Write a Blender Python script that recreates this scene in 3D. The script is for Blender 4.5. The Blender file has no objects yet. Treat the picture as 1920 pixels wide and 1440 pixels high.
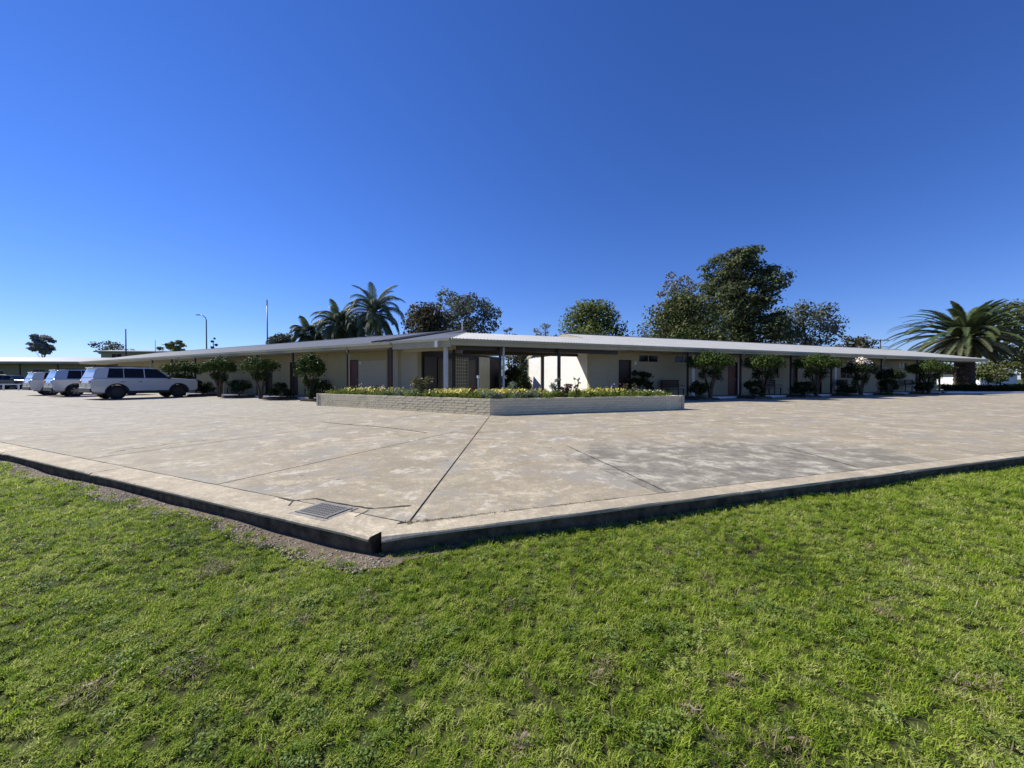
import bpy, bmesh, math, random
import numpy as np
from mathutils import Vector, Matrix, Euler
R = math.radians
sc = bpy.context.scene
COL = sc.collection
random.seed(7); rng = np.random.default_rng(7)

# ------------------------------------------------------------------ camera, light, exposure
CAM_H = 1.15
cd = bpy.data.cameras.new('camera'); cam = bpy.data.objects.new('camera', cd); COL.objects.link(cam)
cam.location = (0, 0, CAM_H); cam.rotation_euler = (R(90 - 0.715), 0, 0)
cd.sensor_width = 36; cd.lens = 13.52; cd.clip_start = 0.05; cd.clip_end = 5000
sc.camera = cam
SUN_AZ, SUN_EL = -66.0, 41.0        # degrees left of straight ahead, elevation
sdir = Vector((math.sin(R(SUN_AZ)) * math.cos(R(SUN_EL)), math.cos(R(SUN_AZ)) * math.cos(R(SUN_EL)), math.sin(R(SUN_EL))))
w = bpy.data.worlds.new('World'); sc.world = w; w.use_nodes = True
nt = w.node_tree; bg = nt.nodes['Background']; sky = nt.nodes.new('ShaderNodeTexSky')
sky.sky_type = 'NISHITA'; sky.sun_disc = False; sky.sun_elevation = R(SUN_EL); sky.sun_rotation = R(SUN_AZ)
sky.air_density = 1.0; sky.dust_density = 0.0; sky.ozone_density = 4.0; sky.altitude = 0
gm = nt.nodes.new('ShaderNodeHueSaturation'); gm.inputs['Saturation'].default_value = 1.15
nt.links.new(sky.outputs[0], gm.inputs['Color']); tm_ = nt.nodes.new('ShaderNodeMix'); tm_.data_type = 'RGBA'; tm_.blend_type = 'MULTIPLY'; tm_.inputs[0].default_value = 1.0
tm_.inputs[7].default_value = (.53, .62, 1.0, 1); nt.links.new(gm.outputs[0], tm_.inputs[6]); nt.links.new(tm_.outputs[2], bg.inputs[0]); bg.inputs[1].default_value = 0.093
sl = bpy.data.lights.new('sun', 'SUN'); so = bpy.data.objects.new('sun', sl); COL.objects.link(so)
sl.energy = 4.8; sl.angle = R(0.53); sl.color = (1.0, 0.945, 0.84)
so.rotation_euler = (-sdir).to_track_quat('-Z', 'Y').to_euler()
sc.view_settings.view_transform = 'Standard'; sc.view_settings.look = 'None'
sc.view_settings.exposure = 0.6; sc.view_settings.gamma = 1.0
try: sc.view_settings.use_curve_mapping = False
except Exception: pass
sc.cycles.max_bounces = 6; sc.cycles.transparent_max_bounces = 8

# ------------------------------------------------------------------ helpers
F = 721.0; HY = 711.0
def gpt(px, py, z=0.0):             # ground point seen at a photo pixel
    Y = F * (CAM_H - z) / (py - HY); return Vector(((px - 960) / F * Y, Y, z))
def at(px, Y, z=0.0): return Vector(((px - 960) / F * Y, Y, z))
def hgt(py, Y): return CAM_H + (HY - py) * Y / F

def tag(o, label=None, cat=None, group=None, kind=None):
    if label: o['label'] = label
    if cat: o['category'] = cat
    if group: o['group'] = group
    if kind: o['kind'] = kind
    return o
def empty(name, loc=(0, 0, 0), rz=0.0, label=None, cat=None, group=None):
    o = bpy.data.objects.new(name, None); COL.objects.link(o); o.location = loc
    o.rotation_euler = (0, 0, rz); o.empty_display_size = 0.2
    return tag(o, label, cat, group)
def link(name, me, mat=None, parent=None, loc=None, rot=None):
    o = bpy.data.objects.new(name, me); COL.objects.link(o)
    if mat is not None and not me.materials: me.materials.append(mat)
    if parent: o.parent = parent
    if loc is not None: o.location = loc
    if rot is not None: o.rotation_euler = rot
    return o
def quads_mesh(name, Q, smooth=False):   # Q: (n,4,3)
    Q = np.asarray(Q, dtype=np.float32); n = len(Q)
    me = bpy.data.meshes.new(name)
    me.vertices.add(n * 4); me.vertices.foreach_set('co', Q.reshape(-1))
    me.loops.add(n * 4); me.loops.foreach_set('vertex_index', np.arange(n * 4, dtype=np.int32))
    me.polygons.add(n); me.polygons.foreach_set('loop_start', np.arange(0, n * 4, 4, dtype=np.int32))
    me.polygons.foreach_set('loop_total', np.full(n, 4, dtype=np.int32))
    me.update(calc_edges=True); return me
class MB:
    def __init__(s): s.v = []; s.f = []
    def box(s, a, b):
        x0, y0, z0 = a; x1, y1, z1 = b; k = len(s.v)
        s.v += [(x0,y0,z0),(x1,y0,z0),(x1,y1,z0),(x0,y1,z0),(x0,y0,z1),(x1,y0,z1),(x1,y1,z1),(x0,y1,z1)]
        s.f += [tuple(k+i for i in q) for q in ((0,3,2,1),(4,5,6,7),(0,1,5,4),(1,2,6,5),(2,3,7,6),(3,0,4,7))]
        return s
    def obox(s, c, size, M):        # oriented box, M a 3x3 matrix
        k = len(s.v); c = Vector(c)
        for sz in (-.5, .5):
            for sx, sy in ((-.5,-.5),(.5,-.5),(.5,.5),(-.5,.5)):
                s.v.append(tuple(c + M @ Vector((sx*size[0], sy*size[1], sz*size[2]))))
        s.f += [tuple(k+i for i in q) for q in ((0,3,2,1),(4,5,6,7),(0,1,5,4),(1,2,6,5),(2,3,7,6),(3,0,4,7))]
        return s
    def tube(s, pts, rad, n=8, cap=True):
        pts = [Vector(p) for p in pts]; k0 = len(s.v)
        if not hasattr(rad, '__len__'): rad = [rad] * len(pts)
        for i, p in enumerate(pts):
            d = (pts[min(i+1, len(pts)-1)] - pts[max(i-1, 0)]).normalized()
            a = d.orthogonal().normalized() if abs(d.z) < .99 else Vector((1, 0, 0))
            if abs(d.z) <= .99: a = Vector((0, 0, 1)).cross(d).normalized()
            b = d.cross(a)
            for j in range(n):
                t = 2*math.pi*j/n; s.v.append(tuple(p + (a*math.cos(t) + b*math.sin(t)) * rad[i]))
        for i in range(len(pts)-1):
            for j in range(n):
                a0 = k0+i*n+j; a1 = k0+i*n+(j+1) % n
                s.f.append((a0, a1, a1+n, a0+n))
        if cap:
            s.f.append(tuple(k0+j for j in range(n))[::-1]); s.f.append(tuple(k0+(len(pts)-1)*n+j for j in range(n)))
        return s
    def prism(s, poly, z0, z1):     # poly list of (x,y) ccw
        k = len(s.v); n = len(poly)
        s.v += [(p[0], p[1], z0) for p in poly] + [(p[0], p[1], z1) for p in poly]
        s.f.append(tuple(range(k+n-1, k-1, -1))); s.f.append(tuple(range(k+n, k+2*n)))
        for i in range(n): s.f.append((k+i, k+(i+1) % n, k+n+(i+1) % n, k+n+i))
        return s
    def side_prism(s, poly, y0, y1):     # poly of (x,z), extruded along y
        k = len(s.v); n = len(poly)
        s.v += [(p[0], y0, p[1]) for p in poly] + [(p[0], y1, p[1]) for p in poly]
        s.f.append(tuple(range(k, k+n))); s.f.append(tuple(range(k+2*n-1, k+n-1, -1)))
        for i in range(n): s.f.append((k+i, k+n+i, k+n+(i+1) % n, k+(i+1) % n))
        return s
    def face(s, pts):
        k = len(s.v); s.v += [tuple(p) for p in pts]; s.f.append(tuple(range(k, k+len(pts)))); return s
    def mesh(s, name):
        me = bpy.data.meshes.new(name); me.from_pydata(s.v, [], s.f); me.update(); return me
    def build(s, name, mat, parent=None, loc=None, rot=None, bevel=0, smooth=False):
        me = s.mesh(name); o = link(name, me, mat, parent, loc, rot)
        if smooth:
            for p in me.polygons: p.use_smooth = True
        if bevel:
            bm = bmesh.new(); bm.from_mesh(me)
            bmesh.ops.recalc_face_normals(bm, faces=bm.faces)
            bm.to_mesh(me); bm.free()
            m = o.modifiers.new('b', 'BEVEL'); m.width = bevel; m.segments = 2; m.limit_method = 'ANGLE'; m.angle_limit = R(40)
        return o

# ------------------------------------------------------------------ materials
class NT:
    def __init__(s, name):
        s.m = bpy.data.materials.new(name); s.m.use_nodes = True; s.t = s.m.node_tree; s.b = s.t.nodes['Principled BSDF']
        s.geo = None
    def n(s, typ, **kw):
        x = s.t.nodes.new(typ)
        for k, v in kw.items(): setattr(x, k, v)
        return x
    def l(s, a, b): s.t.links.new(a, b)
    def pos(s, obj=False):
        x = s.n('ShaderNodeTexCoord') if obj else s.n('ShaderNodeNewGeometry')
        return x.outputs['Object'] if obj else x.outputs['Position']
    def noise(s, vec, scale, detail=4, rough=.55, dist=0, mapscale=None, loc=None):
        if mapscale or loc:
            mp = s.n('ShaderNodeMapping'); s.l(vec, mp.inputs[0])
            if mapscale: mp.inputs['Scale'].default_value = mapscale
            if loc: mp.inputs['Location'].default_value = loc
            vec = mp.outputs[0]
        x = s.n('ShaderNodeTexNoise'); s.l(vec, x.inputs['Vector'])
        x.inputs['Scale'].default_value = scale; x.inputs['Detail'].default_value = detail
        x.inputs['Roughness'].default_value = rough; x.inputs['Distortion'].default_value = dist
        return x.outputs['Fac']
    def ramp(s, fac, stops):
        x = s.n('ShaderNodeValToRGB'); s.l(fac, x.inputs[0]); e = x.color_ramp.elements
        while len(e) < len(stops): e.new(.5)
        for i, (p, c) in enumerate(stops):
            e[i].position = p; e[i].color = (c, c, c, 1) if not hasattr(c, '__len__') else (*c, 1)
        return x.outputs[0]
    def mix(s, fac, a, b, mode='MIX'):
        x = s.n('ShaderNodeMix', data_type='RGBA', blend_type=mode)
        for sock, val in ((x.inputs[0], fac), (x.inputs[6], a), (x.inputs[7], b)):
            if hasattr(val, 'is_linked') or hasattr(val, 'links'): s.l(val, sock)
            elif hasattr(val, '__len__'): sock.default_value = (*val, 1)
            else: sock.default_value = val if sock is x.inputs[0] else (val, val, val, 1)
        return x.outputs[2]
    def math(s, op, a, b=None, clamp=False):
        x = s.n('ShaderNodeMath', operation=op, use_clamp=clamp)
        for i, v in enumerate((a, b)):
            if v is None: continue
            if hasattr(v, 'links'): s.l(v, x.inputs[i])
            else: x.inputs[i].default_value = v
        return x.outputs[0]
    def color(s, c):
        if hasattr(c, 'links'): s.l(c, s.b.inputs['Base Color'])
        else: s.b.inputs['Base Color'].default_value = (*c, 1)
    def bump(s, h, strength=.3, dist=.01):
        x = s.n('ShaderNodeBump'); s.l(h, x.inputs['Height']); x.inputs['Strength'].default_value = strength
        x.inputs['Distance'].default_value = dist; s.l(x.outputs[0], s.b.inputs['Normal'])
    def set(s, **kw):
        for k, v in kw.items(): s.b.inputs[k.replace('_', ' ')].default_value = v
        return s

def plain(name, c, rough=.6, metal=0, var=.18, scale=3, spec=.4, bump=0, coat=0):
    s = NT(name); p = s.pos(True)
    f = s.noise(p, scale, 5, .6)
    lo = tuple(x * (1 - var) for x in c); hi = tuple(min(1, x * (1 + var)) for x in c)
    s.color(s.ramp(f, [(.3, lo), (.7, hi)]))
    s.set(Roughness=rough, Metallic=metal); s.b.inputs['Specular IOR Level'].default_value = spec
    if coat: s.b.inputs['Coat Weight'].default_value = coat
    if bump: s.bump(s.noise(p, scale * 12, 4), bump, .01)
    return s.m

def concrete(name, base, second, pad=False):
    s = NT(name); p = s.pos()
    big = s.noise(p, .62, 8, .66, .5, loc=(3, 1, 0)); mid = s.noise(p, 4.0, 8, .78, .5); fine = s.noise(p, 42, 6, .8)
    streak = s.noise(p, 1.15, 8, .74, .9, loc=(9, 4, 0)); dk = s.noise(p, .95, 8, .74, .7, loc=(1, 17, 0))
    c = s.mix(s.ramp(big, [(.40, 1.0), (.60, 0.0)]), base, second)
    c = s.mix(s.ramp(dk, [(.50, 0.0), (.57, .62)]), c, tuple(x*.56 for x in base))
    c = s.mix(s.ramp(streak, [(.54, 0.0), (.60, .6)]), c, tuple(min(1, x*1.42+.03) for x in base))
    c = s.mix(s.ramp(mid, [(.43, .6), (.51, 0.0)]), c, tuple(x*.60 for x in base))
    c = s.mix(s.ramp(mid, [(.56, 0.0), (.68, .45)]), c, tuple(min(1, x*1.4) for x in base))
    c = s.mix(s.ramp(fine, [(.38, .6), (.54, 0.0)]), c, tuple(x*.48 for x in base))
    gr = s.noise(p, 13, 8, .85, .3); c = s.mix(s.ramp(gr, [(.44, .5), (.53, 0.0)]), c, tuple(x*.62 for x in base))
    c = s.mix(s.ramp(gr, [(.56, 0.0), (.64, .5)]), c, tuple(min(1, x*1.5) for x in base))
    if pad:
        gs = s.noise(p, .8, 9, .76, .4, loc=(21, 5, 0)); c = s.mix(s.ramp(gs, [(.50, 0.0), (.58, .55)]), c, (.27, .262, .24))
        gs2 = s.noise(p, 1.9, 9, .8, .3, loc=(2, 25, 0)); c = s.mix(s.ramp(gs2, [(.55, 0.0), (.60, .55)]), c, (.60, .56, .48))
        # greyer, weathered side of the yard towards the parked cars
        sep = s.n('ShaderNodeSeparateXYZ'); s.l(p, sep.inputs[0])
        g = s.n('ShaderNodeMapRange'); s.l(sep.outputs[0], g.inputs[0])
        g.inputs[1].default_value = -2; g.inputs[2].default_value = -14; g.inputs[3].default_value = 0; g.inputs[4].default_value = .7
        c = s.mix(g.outputs[0], c, s.mix(s.ramp(mid, [(.42, 0.0), (.58, 1.0)]), (.25, .238, .205), (.385, .365, .32)))
        # old water stain lying across two slabs beside the joint
        mpn = s.n('ShaderNodeMapping'); s.l(p, mpn.inputs[0]); mpn.vector_type = 'TEXTURE'
        mpn.inputs['Location'].default_value = (3.1, 5.2, 0); mpn.inputs['Rotation'].default_value = (0, 0, R(20)); mpn.inputs['Scale'].default_value = (3.4, 2.1, 1)
        ln = s.n('ShaderNodeVectorMath', operation='LENGTH'); s.l(mpn.outputs[0], ln.inputs[0])
        edge = s.math('ADD', ln.outputs['Value'], s.math('MULTIPLY', s.math('SUBTRACT', s.noise(p, 1.1, 6, .7), .5), 1.6))
        msk = s.ramp(edge, [(.75, 1.0), (1.7, 0.0)])
        att = s.n('ShaderNodeAttribute', attribute_type='OBJECT', attribute_name='stain')
        msk = s.math('MULTIPLY', msk, att.outputs['Fac'])
        st = s.noise(p, 2.4, 10, .78, .3)
        stc = s.ramp(st, [(.40, (.135, .125, .105)), (.49, (.205, .19, .155)), (.54, (.30, .278, .225)), (.61, (.48, .45, .37))])
        c = s.mix(s.math('MULTIPLY', msk, .85), c, stc)
        # patch of grime running along the kerb further right
        at2 = s.n('ShaderNodeAttribute', attribute_type='OBJECT', attribute_name='tint')
        c = s.mix(at2.outputs['Fac'], c, tuple(x*.6 for x in base))
        # leaf and oil spots
        vor = s.n('ShaderNodeTexVoronoi'); s.l(p, vor.inputs['Vector']); vor.inputs['Scale'].default_value = 1.7
        sp = s.ramp(vor.outputs['Distance'], [(.03, .8), (.06, 0.0)])
        c = s.mix(sp, c, (.1, .09, .08))
    s.color(c); s.set(Roughness=.88); s.b.inputs['Specular IOR Level'].default_value = .25
    s.bump(s.math('ADD', s.math('MULTIPLY', mid, .6), s.math('MULTIPLY', fine, .5)), .45, .012)
    return s.m

def leafmat(name, a, b, c=None, trans=.35, scale=1.6, rough=.65, spec=.15):
    s = NT(name); p = s.pos()
    f = s.noise(p, scale, 3, .6); oi = s.n('ShaderNodeObjectInfo')
    col = s.ramp(f, [(.32, a), (.62, b)] if c is None else [(.3, a), (.5, b), (.7, c)])
    g = s.noise(p, scale * 9, 2, .6)
    col = s.mix(s.ramp(g, [(.35, .45), (.6, 0.0)]), col, tuple(x * .55 for x in a))
    s.color(col); s.set(Roughness=rough); s.b.inputs['Specular IOR Level'].default_value = spec
    tr = s.n('ShaderNodeBsdfTranslucent'); s.l(col, tr.inputs[0]); mx = s.n('ShaderNodeMixShader'); mx.inputs[0].default_value = trans
    out = s.t.nodes['Material Output']; s.l(s.b.outputs[0], mx.inputs[1]); s.l(tr.outputs[0], mx.inputs[2]); s.l(mx.outputs[0], out.inputs[0])
    return s.m

def grassmat(name, cols, trans=.45, patch=None):
    s = NT(name); p = s.pos(); oi = s.n('ShaderNodeObjectInfo')
    f = s.noise(p, 1.3, 5, .65); f2 = s.noise(p, 9, 3, .6)
    f = s.math('ADD', s.math('MULTIPLY', f, .45), s.math('ADD', s.math('MULTIPLY', f2, .25), s.math('MULTIPLY', oi.outputs['Random'], .3)))
    col = s.ramp(f, cols); s.color(col); s.set(Roughness=.55); s.b.inputs['Specular IOR Level'].default_value = .18
    tr = s.n('ShaderNodeBsdfTranslucent'); s.l(col, tr.inputs[0]); mx = s.n('ShaderNodeMixShader'); mx.inputs[0].default_value = trans
    out = s.t.nodes['Material Output']; s.l(s.b.outputs[0], mx.inputs[1]); s.l(tr.outputs[0], mx.inputs[2]); s.l(mx.outputs[0], out.inputs[0])
    return s.m

def brickwall(name, c, course=.086, length=.24, strength=.5):
    s = NT(name); p = s.pos(True); sep = s.n('ShaderNodeSeparateXYZ'); s.l(p, sep.inputs[0])
    cmb = s.n('ShaderNodeCombineXYZ'); s.l(s.math('ADD', sep.outputs[0], sep.outputs[1]), cmb.inputs[0]); s.l(sep.outputs[2], cmb.inputs[1])
    br = s.n('ShaderNodeTexBrick'); s.l(cmb.outputs[0], br.inputs[0]); br.inputs['Scale'].default_value = 1
    br.inputs['Brick Width'].default_value = length; br.inputs['Row Height'].default_value = course; br.inputs['Mortar Size'].default_value = .007
    br.inputs['Mortar Smooth'].default_value = .3
    br.inputs['Color1'].default_value = (*c, 1); br.inputs['Color2'].default_value = (*[x*.93 for x in c], 1); br.inputs['Mortar'].default_value = (*[x*.8 for x in c], 1)
    dirt = s.noise(p, 1.2, 6, .65)
    col = s.mix(s.ramp(dirt, [(.35, .3), (.6, 0.0)]), br.outputs[0], tuple(x*.7 for x in c))
    s.color(col); s.set(Roughness=.75)
    s.bump(s.math('SUBTRACT', 1.0, br.outputs['Fac']), strength, .006)
    return s.m

M = {}
M['pad'] = concrete('pad_concrete', (.435, .375, .265), (.335, .287, .205), True)
M['kerb'] = concrete('kerb_concrete', (.52, .45, .325), (.44, .375, .27))
M['apron'] = concrete('old_concrete', (.33, .30, .26), (.28, .26, .23))
M['kerb_face'] = plain('shade_and_soil_concrete', (.10, .08, .055), .95, var=.6, scale=9, bump=.5, spec=.1)  # soil brown with the kerb side's shade put into the colour; also bed edging
M['joint'] = plain('joint_dirt', (.035, .03, .024), .95, var=.4, scale=20)
M['cream'] = plain('cream_paint', (.42, .385, .28), .55, var=.06)
M['fascia'] = plain('fascia_paint', (.40, .37, .24), .5, var=.12, scale=1.2)
M['soffit'] = plain('soffit_paint', (.42, .38, .25), .7, var=.06)
M['wallR'] = brickwall('cream_brick', (.41, .37, .235)); M['wallL'] = brickwall('beige_brick', (.40, .35, .19))
M['white_brick'] = brickwall('white_brick', (.84, .83, .79))
M['stone'] = plain('planter_brick', (.66, .585, .39), .85, var=.2, scale=2.2, bump=.4)
M['stone2'] = plain('planter_brick_grey', (.60, .53, .36), .85, var=.2, scale=2.2, bump=.4)
M['mortar'] = plain('mortar', (.52, .455, .31), .9, var=.25, scale=8)
M['dark_steel'] = plain('dark_steel', (.035, .028, .022), .5, var=.2)
M['brown'] = plain('brown_timber', (.055, .028, .018), .6, var=.3, scale=6)
M['dark_cladding'] = plain('dark_cladding', (.022, .017, .013), .7, var=.3, scale=3)
M['red_door'] = plain('red_brown_door', (.11, .024, .014), .4, var=.15)
M['brown_door'] = plain('brown_door', (.038, .018, .011), .45, var=.15)
M['pale_post'] = plain('pale_post', (.50, .52, .52), .4, var=.05)
M['glass'] = plain('dark_glass', (.010, .011, .014), .12, var=.2, spec=.2)
M['curtain'] = plain('curtain', (.30, .28, .24), .9, var=.2, scale=9)
M['soil'] = plain('garden_soil', (.045, .032, .022), .95, var=.45, scale=14, bump=.6)
M['bark'] = plain('bark', (.075, .058, .042), .9, var=.4, scale=7, bump=.6)
M['palebark'] = plain('pale_bark', (.20, .17, .13), .85, var=.3, scale=4, bump=.4)
M['pole'] = plain('galvanised_pole', (.16, .17, .18), .45, .3, var=.08)
M['dark_pole'] = plain('timber_pole', (.07, .06, .05), .8, var=.2)
M['white_paint'] = plain('white_car_paint', (.52, .52, .50), .18, var=.02, coat=.8)
M['cream_paint_car'] = plain('off_white_car_paint', (.55, .54, .50), .2, var=.02, coat=.8)
M['silver_paint'] = plain('silver_car_paint', (.45, .48, .52), .22, .3, var=.02, coat=.8)
M['grey_paint'] = plain('grey_car_paint', (.12, .125, .13), .2, .3, var=.02, coat=.8)
M['tyre'] = plain('tyre_rubber', (.018, .018, .018), .85, var=.2)
M['trim'] = plain('black_trim', (.02, .02, .021), .5, var=.15)
M['rim'] = plain('alloy_rim', (.22, .22, .23), .3, .8, var=.05)
M['rim_dark'] = plain('dark_alloy_rim', (.03, .03, .032), .35, .5, var=.05)
M['red_lens'] = plain('red_lens', (.35, .012, .012), .15, var=.1)
M['clear_lens'] = plain('clear_lens', (.55, .56, .58), .1, .3, var=.1)
M['plate'] = plain('number_plate', (.55, .55, .50), .5, var=.03)
M['grate'] = plain('grate_iron', (.20, .19, .175), .75, .2, var=.25, scale=12)
M['pit'] = plain('pit_black', (.006, .006, .006), .95, var=.1)
M['white'] = plain('white_paint', (.70, .70, .68), .5, var=.05)
M['rail'] = plain('white_rail', (.68, .68, .66), .5, var=.05)

def roofmat(name, c, rough=.4, metal=.5):
    s = NT(name); p = s.pos(True)
    f = s.noise(p, 1.1, 6, .7, .5); g = s.noise(p, 12, 4, .7)
    col = s.mix(s.ramp(f, [(.35, .5), (.65, 0.0)]), c, tuple(x*.62 for x in c))
    col = s.mix(s.ramp(g, [(.35, .35), (.6, 0.0)]), col, tuple(x*.7 for x in c))
    s.color(col); s.set(Roughness=rough, Metallic=metal); return s.m
M['roof'] = roofmat('corrugated_steel', (.40, .405, .40), .6, .2)
M['roof_white'] = roofmat('white_roof', (.50, .51, .52), .5, .1)

M['shrub'] = leafmat('shrub_leaf', (.020, .038, .010), (.060, .10, .020), (.14, .19, .03), .15, 3.0)
M['shrub_dark'] = leafmat('dark_shrub_leaf', (.018, .032, .010), (.045, .07, .020), None, .25, 3)
M['tree_big'] = leafmat('broad_tree_leaf', (.05, .07, .03), (.15, .175, .08), None, .3, .5, .7, .12)
M['tree_olive'] = leafmat('olive_tree_leaf', (.055, .075, .026), (.13, .155, .05), (.17, .16, .07), .25, .5)
M['tree_gum'] = leafmat('gum_leaf', (.08, .10, .065), (.20, .225, .17), None, .25, .4)
M['tree_pale'] = leafmat('pale_gum_leaf', (.17, .19, .18), (.30, .32, .30), None, .25, .5)
M['tree_green'] = leafmat('light_green_leaf', (.09, .125, .035), (.21, .25, .08), None, .35, .5)
M['tree_brown'] = leafmat('brown_green_leaf', (.06, .058, .028), (.13, .115, .06), None, .25, .5)
M['palm'] = leafmat('date_palm_leaf', (.05, .075, .028), (.13, .17, .07), None, .25, 1.2, .55, .25)
M['palm_pale'] = leafmat('old_palm_leaf', (.09, .105, .05), (.17, .18, .10), None, .25, 1.2)
M['palm_dark'] = leafmat('feather_palm_leaf', (.04, .065, .03), (.12, .155, .09), None, .25, 1.0, .6, .2)
M['rose'] = leafmat('rose_leaf', (.05, .07, .02), (.12, .13, .045), (.19, .11, .05), .35, 5)
M['rose_red'] = leafmat('bronze_leaf', (.06, .03, .02), (.12, .06, .04), None, .3, 5)
M['cover'] = leafmat('ground_cover_leaf', (.08, .13, .022), (.19, .26, .04), (.33, .36, .07), .35, 5)
M['cover_silver'] = leafmat('silver_leaf', (.13, .17, .12), (.26, .31, .23), None, .3, 5)
M['yellow'] = plain('yellow_petal', (.62, .50, .05), .6, var=.15)
M['pink'] = plain('pink_petal', (.50, .30, .30), .6, var=.2)
M['whiteflower'] = plain('white_petal', (.80, .70, .60), .6, var=.15, scale=6)
M['grass'] = grassmat('grass_blade', [(.28, (.085, .145, .014)), (.39, (.19, .29, .024)), (.50, (.33, .43, .042)), (.62, (.44, .50, .11)), (.72, (.54, .56, .21))], .5)
M['clover'] = grassmat('clover_leaf', [(.3, (.08, .13, .02)), (.5, (.15, .22, .04)), (.7, (.27, .33, .09))], .3)
M['dry'] = grassmat('dry_grass', [(.3, (.17, .13, .07)), (.5, (.28, .22, .13)), (.7, (.42, .36, .24))], .25)
M['litter'] = plain('dead_leaf', (.22, .17, .12), .8, var=.4, scale=30)
M['litter_pale'] = plain('pale_dead_leaf', (.30, .26, .19), .8, var=.25, scale=30)
M['gravel'] = grassmat('gravel_stone', [(.3, (.10, .082, .062)), (.5, (.22, .185, .145)), (.7, (.42, .37, .30))], 0)

def groundmat():
    s = NT('lawn_ground'); p = s.pos()
    n1 = s.noise(p, 1.3, 6, .65); n2 = s.noise(p, 26, 5, .7)
    g = s.ramp(n1, [(.35, (.035, .05, .012)), (.62, (.075, .10, .022))])
    g = s.mix(s.ramp(n2, [(.4, .6), (.62, 0.0)]), g, (.045, .036, .022))
    s.color(g); s.set(Roughness=.95); s.b.inputs['Specular IOR Level'].default_value = .1
    s.bump(n2, .7, .02); return s.m
M['ground'] = groundmat()
def dirtmat():
    s = NT('kerb_dirt'); p = s.pos()
    n1 = s.noise(p, 5, 6, .7); n2 = s.noise(p, 60, 5, .75)
    g = s.ramp(n1, [(.35, (.11, .08, .052)), (.62, (.21, .16, .11))])
    g = s.mix(s.ramp(n2, [(.38, .7), (.6, 0.0)]), g, (.07, .055, .04))
    s.color(g); s.set(Roughness=.95); s.bump(n2, .8, .012); return s.m
M['dirt'] = dirtmat()

# ------------------------------------------------------------------ plan of the place
C = Vector((-.99, 2.745)); uL = Vector((-.9070, .4212)); uR = Vector((.9455, .3256))
nL = Vector((.4212, .9070)); nR = Vector((-.3256, .9455))      # pointing into the yard
WL, WR = .35, .24; LAWN = -.125
EL = Vector((-6.96, 19.3)); AL = math.atan2(-.478, .878)         # left wing eave origin, angle of local x (towards centre)
ER = Vector((4.98, 19.96)); AR = math.atan2(.362, .932)
def loc2w(E, A, x, y): return Vector((E.x + math.cos(A)*x - math.sin(A)*y, E.y + math.sin(A)*x + math.cos(A)*y))
def px_to_s(E, A, px, off=0.0):       # local x where a ray at photo column px meets the line y=off
    P = loc2w(E, A, 0, off); d = Vector((math.cos(A), math.sin(A))); r = (px - 960) / F
    return (r * P.y - P.x) / (d.x - r * d.y)

# ------------------------------------------------------------------ ground
def lawn_h(x, y):
    return LAWN + .012*np.sin(x*1.9 + y*.7) + .010*np.sin(y*3.1 - x*1.3) + .006*np.sin(x*6.3+1)*np.sin(y*5.1) - .012
far = [-2500, -900, -350, -160, -90, -55, -35, -24, -18]
xs = np.array(far + list(np.arange(-15, 15.01, .2)) + [-a for a in far[::-1]])
ys = np.array([-400, -120, -40, -12, -5, -2] + list(np.arange(0, 12.01, .2)) + [15, 20, 30, 50, 90, 160, 350, 900, 3000])
XX, YY = np.meshgrid(xs, ys); ZZ = lawn_h(XX, YY)
wgt = np.clip((15.5-np.abs(XX))/2, 0, 1) * np.clip((12.5-YY)/2, 0, 1) * np.clip((YY+3)/2, 0, 1)
ZZ = LAWN*(1-wgt) + ZZ*wgt - .004
vs = np.stack([XX, YY, ZZ], -1).reshape(-1, 3); nx = len(xs)
fs = [(j*nx+i, j*nx+i+1, (j+1)*nx+i+1, (j+1)*nx+i) for j in range(len(ys)-1) for i in range(nx-1)]
me = bpy.data.meshes.new('ground'); me.from_pydata(vs.tolist(), [], fs); me.update()
g = link('ground', me, M['ground']); g['kind'] = 'structure'
for p_ in me.polygons: p_.use_smooth = True

# ------------------------------------------------------------------ concrete yard cut into slabs by its joints
def clip(poly, p, n):                 # keep side where (q-p).n >= 0
    out = []
    for i in range(len(poly)):
        a, b = poly[i], poly[(i+1) % len(poly)]; da, db = (a-p).dot(n), (b-p).dot(n)
        if da >= 0: out.append(a)
        if (da >= 0) != (db >= 0): out.append(a + (b-a) * (da/(da-db)))
    return out
def area(poly): return abs(sum(poly[i].x*poly[(i+1) % len(poly)].y - poly[(i+1) % len(poly)].x*poly[i].y for i in range(len(poly))))/2
ICL = C + nL*WL; ICR = C + nR*WR
# inner corner where the two inner kerb lines meet
def isect(p, d, q, e):
    t = ((q-p).x*e.y - (q-p).y*e.x) / (d.x*e.y - d.y*e.x); return p + d*t
IC = isect(ICL, uL, ICR, uR)
pad_root = empty('yard'); pad_root['kind'] = 'structure'
PC = Vector((-.69, 12.37))
jd = (PC - IC).normalized(); jn = Vector((jd.y, -jd.x))           # jn points right
right_far = [IC, IC + uR*62, Vector((64, 45)), Vector((52, 50)), Vector((0, 32)), PC + jd*18]
left_far = [IC, PC + jd*18, Vector((0, 32)), Vector((-33, 46)), Vector((-52, 46)), Vector((-60, 30.5)), IC + uL*62]
GAP = .009
base_poly = [IC, IC+uR*62, Vector((64, 45)), Vector((52, 50)), Vector((0, 32)), Vector((-33, 46)), Vector((-52, 46)), Vector((-60, 30.5)), IC+uL*62]
bed = MB(); bed.prism([(p.x, p.y) for p in base_poly], -.20, -.009)
o = bed.build('joint_filler', M['joint'], pad_root); 
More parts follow.
